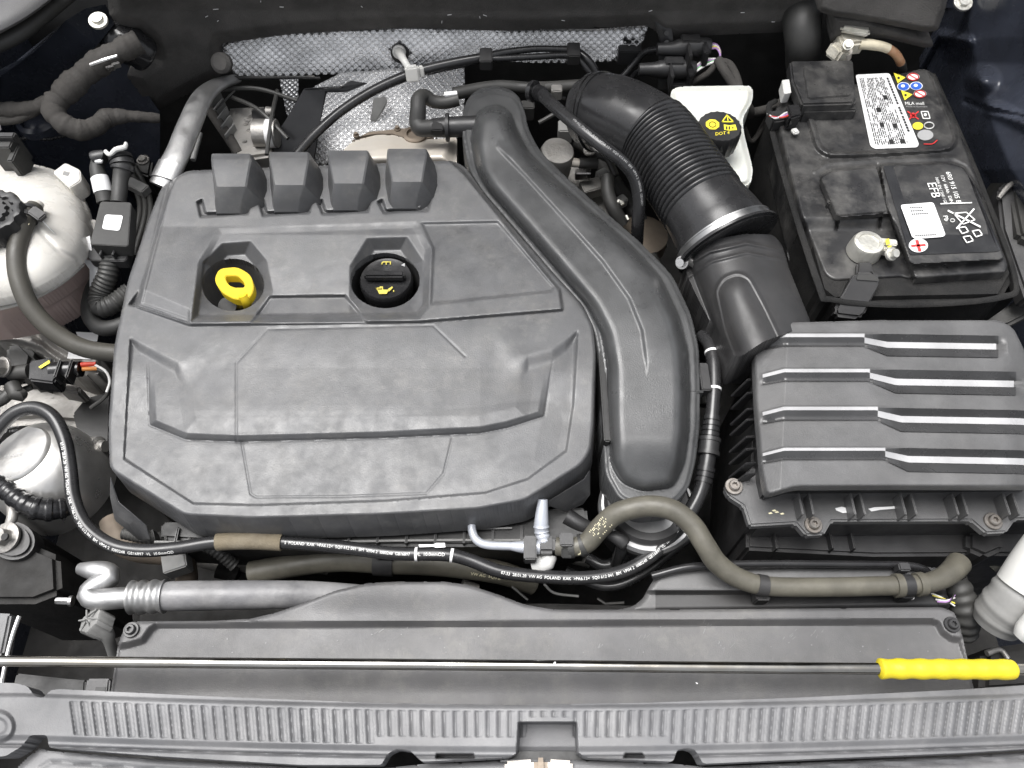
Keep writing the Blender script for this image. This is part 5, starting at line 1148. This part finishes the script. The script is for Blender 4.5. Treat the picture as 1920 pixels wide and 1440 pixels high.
t = struct(mk('strut_tower_left', [V(*p) for p in ((-80,150,.87),(0,130,.87),(60,100,.87),(105,60,.87),(124,38,.87),(160,16,.87),(198,8,.872),(214,45,.868),(182,85,.85),(150,120,.82),(110,165,.79),(60,195,.77),(-80,205,.765))], [list(range(13))], 'navy_paint'))
struct(mk('strut_tower_lower_left', [V(*p) for p in ((-80,205,.765),(60,195,.765),(150,130,.79),(230,110,.79),(300,210,.74),(300,330,.66),(160,360,.62),(-80,330,.64))], [list(range(8))], 'navy_paint'))
t = thing('wing_seal', 'grey rubber seal strip along the top edge of the left wing', 'seal')
tube('strip', [(-60,60,.90,40),(20,20,.90,38),(90,-30,.90,36)], 'shroud_plastic', t, flat=.4); tube('strip', [(-60,105,.88,16),(20,72,.88,15),(70,38,.88,14),(140,-20,.88,14)], 'rubber_black', t); 
t = thing('panel_bolt', 'pale hex bolt on the dark blue panel beside the taped harness', 'bolt')
bolt('head', 184, 38, .876, 11, 'zinc', t, hexh=.005, washer=1.6, axis=(.1,-.3,1))
t = thing('tower_dome', 'shiny black ring of the suspension tower below the taped harness', 'suspension mount')
lathe('dome', 70, 225, .775, [(.024,-.01),(.024,0),(.019,.003),(.017,-.002),(.010,.004),(.001,.005)], 'navy_paint', t)
tube('weld_bead', [(30,262,.765,3),(60,258,.765,4),(90,261,.765,3),(125,254,.765,3)], 'gloss_black', t, ds=.001, rf=lambda d, r: r*(1+.3*math.sin(d*1500)))

# lint caught on the felt
fp = [o for o in C.objects if o.name == 'felt_pad'][0]; rl = random.Random(11)
for i in range(16):
    x, y = rl.uniform(300, 1500), rl.uniform(2, 48); a = rl.uniform(0, 3.14); L_ = rl.uniform(2, 6); Yw = float(fi_y(np.array([x]), np.array([y]))[0])-.0006
    p0, p1 = PY(x-L_*math.cos(a), y-L_*math.sin(a)*.6, Yw), PY(x+L_*math.cos(a), y+L_*math.sin(a)*.6, Yw)
    tube('lint_fibre', Path([tuple(p0)+(.0004,), tuple((p0+p1)/2+np.array([0,-.0006,.0004]))+(.0004,), tuple(p1)+(.0003,)], world=True, n=3), 'label_white', fp, seg=5, ds=.001)
# the open bonnet, above and behind the bay
t = thing('bonnet', 'open dark bonnet with black lining standing above the back of the engine bay', 'bonnet')
bz = [(1.09,.99),(1.08,1.1),(1.05,1.4),(1.00,1.75),(.955,1.98)]
for nm, m_, off in (('lining', 'felt', 0.), ('outer_skin', 'navy_paint', .03)):
    vs, fs = [], []
    for i in range(9):
        x = -.72+1.44*i/8; cr = .05*(1-(x/.72)**2)
        for y, z in bz: vs.append((x, y+off+cr*.6, z+cr*.2))
    n5 = len(bz)
    for i in range(8):
        for j in range(n5-1): fs.append([i*n5+j, (i+1)*n5+j, (i+1)*n5+j+1, i*n5+j+1])
    mk(nm, vs, fs, m_, t)
# small things seen deep between the larger ones
t = thing('coolant_manifold', 'dark plastic coolant manifold with clips deep between the intake duct and bellows hose', 'manifold')
tube('pipe', [(1085,265,.72,16),(1120,290,.72,15),(1150,340,.715,15),(1190,400,.71,16),(1235,470,.70,18)], 'rubber_black', t)
tube('pipe', [(1220,480,.73,12),(1262,560,.72,13),(1310,640,.71,13),(1325,760,.70,13)], 'rubber_black', t)
for x, y in ((1130,322),(1165,372),(1248,520),(1290,600)): boxpx('clip', x, y, .735, 22, 18, .012, 'grey_plastic', t, rz=35)
for x, y in ((1105,282),(1240,540),(1318,700)): bolt('bolt', x, y, .735, 8, 'cast_aluminium', t)
t = thing('fuel_line_bundle', 'thin dark fuel lines held by clips down in the gap behind the coolant tank', 'pipe')
for i in range(3): tube('line', [(170+i*14,250+i*6,.70,5),(215+i*14,300,.69,5),(262+i*10,380,.685,5),(240+i*12,480,.68,5)], 'rubber_black', t, seg=10)
boxpx('clip', 255, 345, .70, 46, 20, .012, 'grey_plastic', t, rz=-30); bolt('bolt', 268, 300, .70, 8, 'cast_aluminium', t)
prism('bracket', [(236,250),(292,262),(280,330),(246,320)], .68, .64, 'rubber_black', t, bevel=.003)
t = thing('bulkhead_wiring', 'tangle of thin black wires behind the coil humps under the heat shield', 'cable')
for i, (a, b) in enumerate((((400,170),(560,190)),((430,180),(540,260)),((520,170),(500,290)),((860,170),(1060,185)),((1010,230),(1100,215)))):
    tube('wire', [(a[0],a[1],.765,4),((a[0]+b[0])/2,(a[1]+b[1])/2-14,.772,4),(b[0],b[1],.76,4)], 'rubber_black', t, seg=8)
boxpx('plug', 985, 195, .78, 34, 22, .02, 'rubber_black', t); boxpx('plug', 1060, 235, .765, 26, 30, .02, 'grey_plastic', t)
t = thing('alternator_harness', 'ribbed black conduit in the shade under the front lip of the engine cover', 'cable')
tube('conduit', [(232,1000,.715,11),(280,1008,.715,12),(340,1010,.712,12),(400,1030,.705,12),(440,1060,.69,12)], 'rubber_black', t, ds=.0008, rf=lambda d, r: r*(1+.07*math.cos(d*2*math.pi/.004)))
for i in range(6): boxpx('fin', 286+i*22, 1002, .735, 4, 26, .02, 'rubber_black', t, rz=25)
for x, y, r_ in ((560,1050,14),(600,1066,10),(880,1100,12),(1090,1050,12)): tube('fitting', [(x-14,y-4,.665,r_),(x+16,y+5,.66,r_*.8)], 'cast_aluminium', t)
tube('hose', [(1100,1045,.70,11),(1140,1060,.70,11),(1200,1020,.705,11),(1260,985,.71,11),(1300,930,.715,11)], 'hose_black', t); tube('hose', [(1060,1070,.68,9),(1130,1100,.675,9),(1200,1080,.68,9),(1290,1010,.69,9)], 'hose_black', t)
# right back
ST = [(1752,-60),(1990,-60),(1990,420),(1900,400),(1836,318),(1808,250),(1778,150),(1758,70)]
def st_z(X, Y):
    x0 = np.interp(Y, [-60,70,150,250,318,420], [1752,1758,1778,1808,1836,1905]); u = (X-x0)
    z = .765 + .0009*np.minimum(u, 60) + .0005*np.maximum(u-60, 0) + .05*lin((120-Y)/160)
    z = z + .016*ss(1-np.hypot((X-1842)/40, (Y-150)/34)) + .010*ss(1-dline([(1760,66),(1815,78)], X, Y)/16) + .008*ss(1-dline([(1856,200),(1990,262)], X, Y)/22)
    return z - .006*ss(1-dline([(1812,190),(1850,205),(1990,235)], X, Y)/8)
struct(relief('strut_tower_right', ST, st_z, 'navy_paint', None, step=4, skirt=.05, angle=70))
t = thing('wing_bolt', 'pale round bolt head on the glossy dark panel beside the battery', 'bolt')
bolt('head', 1806, 4, .862, 11, 'zinc', t, hexh=.004, washer=1.6, axis=(0,-.4,1))
t = thing('cowl_insulation', 'folded dark felt insulation pad above the battery', 'insulation')
def ci_y(X, Y): return .80 - .02*lin((Y+40)/120) - .008*ss(-sdf(CI, X, Y)/10)
CI = [(1535,-60),(1790,-60),(1772,20),(1758,58),(1735,60),(1640,42),(1560,30),(1532,20)]
relief('upper_pad', roundpoly(CI, 8, 3), ci_y, 'felt', t, step=3, skirt=.03, mapf=PY, skirtdir=(0,1,0))
CI2 = [(1565,32),(1610,34),(1690,56),(1748,74),(1750,88),(1735,90),(1660,72),(1580,70),(1555,80)]
relief('lower_pad', roundpoly(CI2, 5, 3), lambda X, Y: .79-.004*ss(-sdf(CI2, X, Y)/8)+0*X, 'felt', t, step=3, skirt=.03, mapf=PY, skirtdir=(0,1,0))
t = thing('drain_hose', 'short thick glossy black drain hose behind the battery terminal cover', 'hose')
dh = Path([(1500,-30,.84,34),(1502,10,.85,34),(1504,45,.845,33),(1506,80,.83,31),(1506,118,.80,30)]); tube('hose', dh, 'gloss_black', t, seg=28, d1=dh.L*.55); tube('cuff', dh, 'rubber_black', t, seg=28, d0=dh.L*.5, grow=.0012)
prism('bracket', [(1535,8),(1548,10),(1546,22),(1532,20)], .86, .84, 'black_plastic', t)
t = thing('battery_sensor', 'small black sensor plug with thin wires on the back corner of the battery', 'connector')
prism('plug', [(1475,196),(1500,192),(1504,215),(1482,222)], .838, .82, 'gloss_black', t, bevel=.002); prism('connector', [(1440,206),(1486,206),(1488,222),(1450,228)], .826, .81, 'black_plastic', t, bevel=.002)
for m_, dy in (('wire_white',0),('wire_violet',4),('wire_red',7)): tube('wire', [(1486,208+dy*.6,.833,1.6),(1472,212+dy,.835,1.6),(1455,222-dy*.3,.832,1.6),(1440,214+dy*.4,.82,1.6)], m_, t, seg=8)
boxpx('white_clip', 1492, 244, .826, 12, 14, .004, 'white_plastic', t, rz=20)
t = thing('fuse_box', 'black ribbed fuse box beside the battery along the right wing', 'fuse box')
FB = [(1872,224),(1990,210),(1990,470),(1912,440),(1890,330)]
prism('box', FB, .80, .60, 'rubber_black', t, bevel=.004)
for a, b in (((1878,262),(1990,250)),((1892,308),(1990,300))): tube('ledge', [(a[0],a[1],.802,3),(b[0],b[1],.802,3)], 'rubber_black', t, seg=8)
slab('side_cover', [(1872,352,.80),(1895,335,.80),(1990,520,.79),(1990,560,.78),(1925,560,.775),(1880,430,.79)], .02, 'black_plastic', t, bevel=.003)
slab('tray_edge', [(1990,500,.76),(1990,560,.755),(1890,610,.735),(1830,620,.73),(1850,600,.735)], .01, 'rubber_black', t, bevel=.003)
tube('metal_loop', [(1872,372,.802,4),(1890,350,.806,5),(1905,340,.804,4)], 'cast_aluminium', t, seg=8)
t = thing('battery_tray', 'black plastic battery tray wall in front of the felt jacket', 'tray')
prism('tray', [(1500,600),(1520,560),(1880,575),(1835,600),(1810,680),(1480,680)], .66, .50, 'dark_plastic', t, bevel=.004)
slab('side_wall', [(1452,310,.77),(1466,330,.775),(1520,530,.765),(1510,590,.74),(1478,480,.76)], .006, 'black_plastic', t, bevel=.002)

# right front
t = thing('washer_filler_neck', 'white plastic washer filler neck at the right front corner', 'filler neck')
wn_ = Path([(2000,1005,.80,56),(1955,1066,.785,56),(1925,1108,.77,54)]); tube('neck', wn_, 'white_plastic', t, seg=32)
wp = Path([(1932,1092,.770,50),(1905,1125,.760,49),(1880,1152,.745,47),(1866,1172,.735,40)]); tube('sleeve', wp, 'grey_plastic', t, seg=32, ds=.002, rf=lambda d, r: r*(1+.04*(math.sin(d*500) > .5)))
tube('white_tip', [(1960,1150,.79,26),(1925,1185,.775,22),(1912,1196,.77,14)], 'white_plastic', t)
t = thing('headlamp_hose', 'grey ribbed sleeve and bundled thin wires behind the right corner of the radiator cover', 'cable')
tube('sleeve', [(1790,1085,.735,20),(1800,1110,.73,24),(1810,1150,.72,26),(1806,1190,.70,24)], 'rubber_black', t, ds=.001, rf=lambda d, r: r*(1+.06*math.cos(d*700)))
for i, m_ in enumerate(('wire_white','wire_yellow','rubber_black','wire_white','wire_violet','rubber_black')): tube('wire', [(1745+i*3,1112+i*4,.74,1.5),(1765+i*3,1120+i*2,.742,1.5),(1790,1136-i*5,.736,1.5)], m_, t, seg=6)
tube('cable', [(1850,1060,.70,18),(1880,1030,.71,18),(1920,1010,.72,18)], 'rubber_olive', t)
t = thing('lower_corner_bracket', 'dirty dark metal bracket below the washer neck at the right corner', 'bracket')
prism('bracket', [(1845,1215),(1990,1195),(1990,1290),(1840,1300)], .70, .60, 'grime', t, bevel=.006); tube('rim', [(1850,1225,.705,6),(1875,1218,.705,5),(1890,1235,.705,5)], 'cast_aluminium', t)
# loose debris
for i, (x, y, z, l, r_, m_) in enumerate(((490,1278,.7535,7,20,'print_cream'),(1305,1280,.7535,8,-30,'label_white'),(1040,1243,.808,5,40,'label_white'))):
    o = box('grass_seed', tuple(V(x, y, z)), (.0008*l*.5, .0012, .0012), m_, rot=(0,0,r_), bevel=.0003)
    tag(o, ('small straw coloured seed lying on the radiator cover', 'tiny white husk lying on the radiator cover', 'tiny pale crumb stuck on the steel prop rod')[i], 'debris')

# ------------------------------------------------------------------ origins: each mesh about its own centre, each empty at its thing's base
for o in list(C.objects):
    if o.type == 'MESH':
        n = len(o.data.vertices); co = np.empty(n*3); o.data.vertices.foreach_get('co', co); co = co.reshape(-1, 3)
        o['_c'] = ((co.min(0)+co.max(0))/2).tolist(); o['_z'] = float(co[:,2].min())
def tree(o):
    r = [o]
    for c in o.children: r += tree(c)
    return r
for o in list(C.objects):
    if o.type == 'EMPTY':
        ms = [c for c in tree(o) if c.type == 'MESH']
        if ms:
            cs = np.array([list(c['_c']) for c in ms]).mean(0); o['_c'] = [cs[0], cs[1], min(c['_z'] for c in ms)]
for o in list(C.objects):
    if '_c' not in o: continue
    c = Vector(o['_c'])
    if o.type == 'MESH': o.data.transform(Matrix.Translation(-c))
    o.location = c - (Vector(o.parent['_c']) if o.parent else Vector((0,0,0)))
for o in list(C.objects):
    for k in ('_c', '_z'):
        if k in o: del o[k]
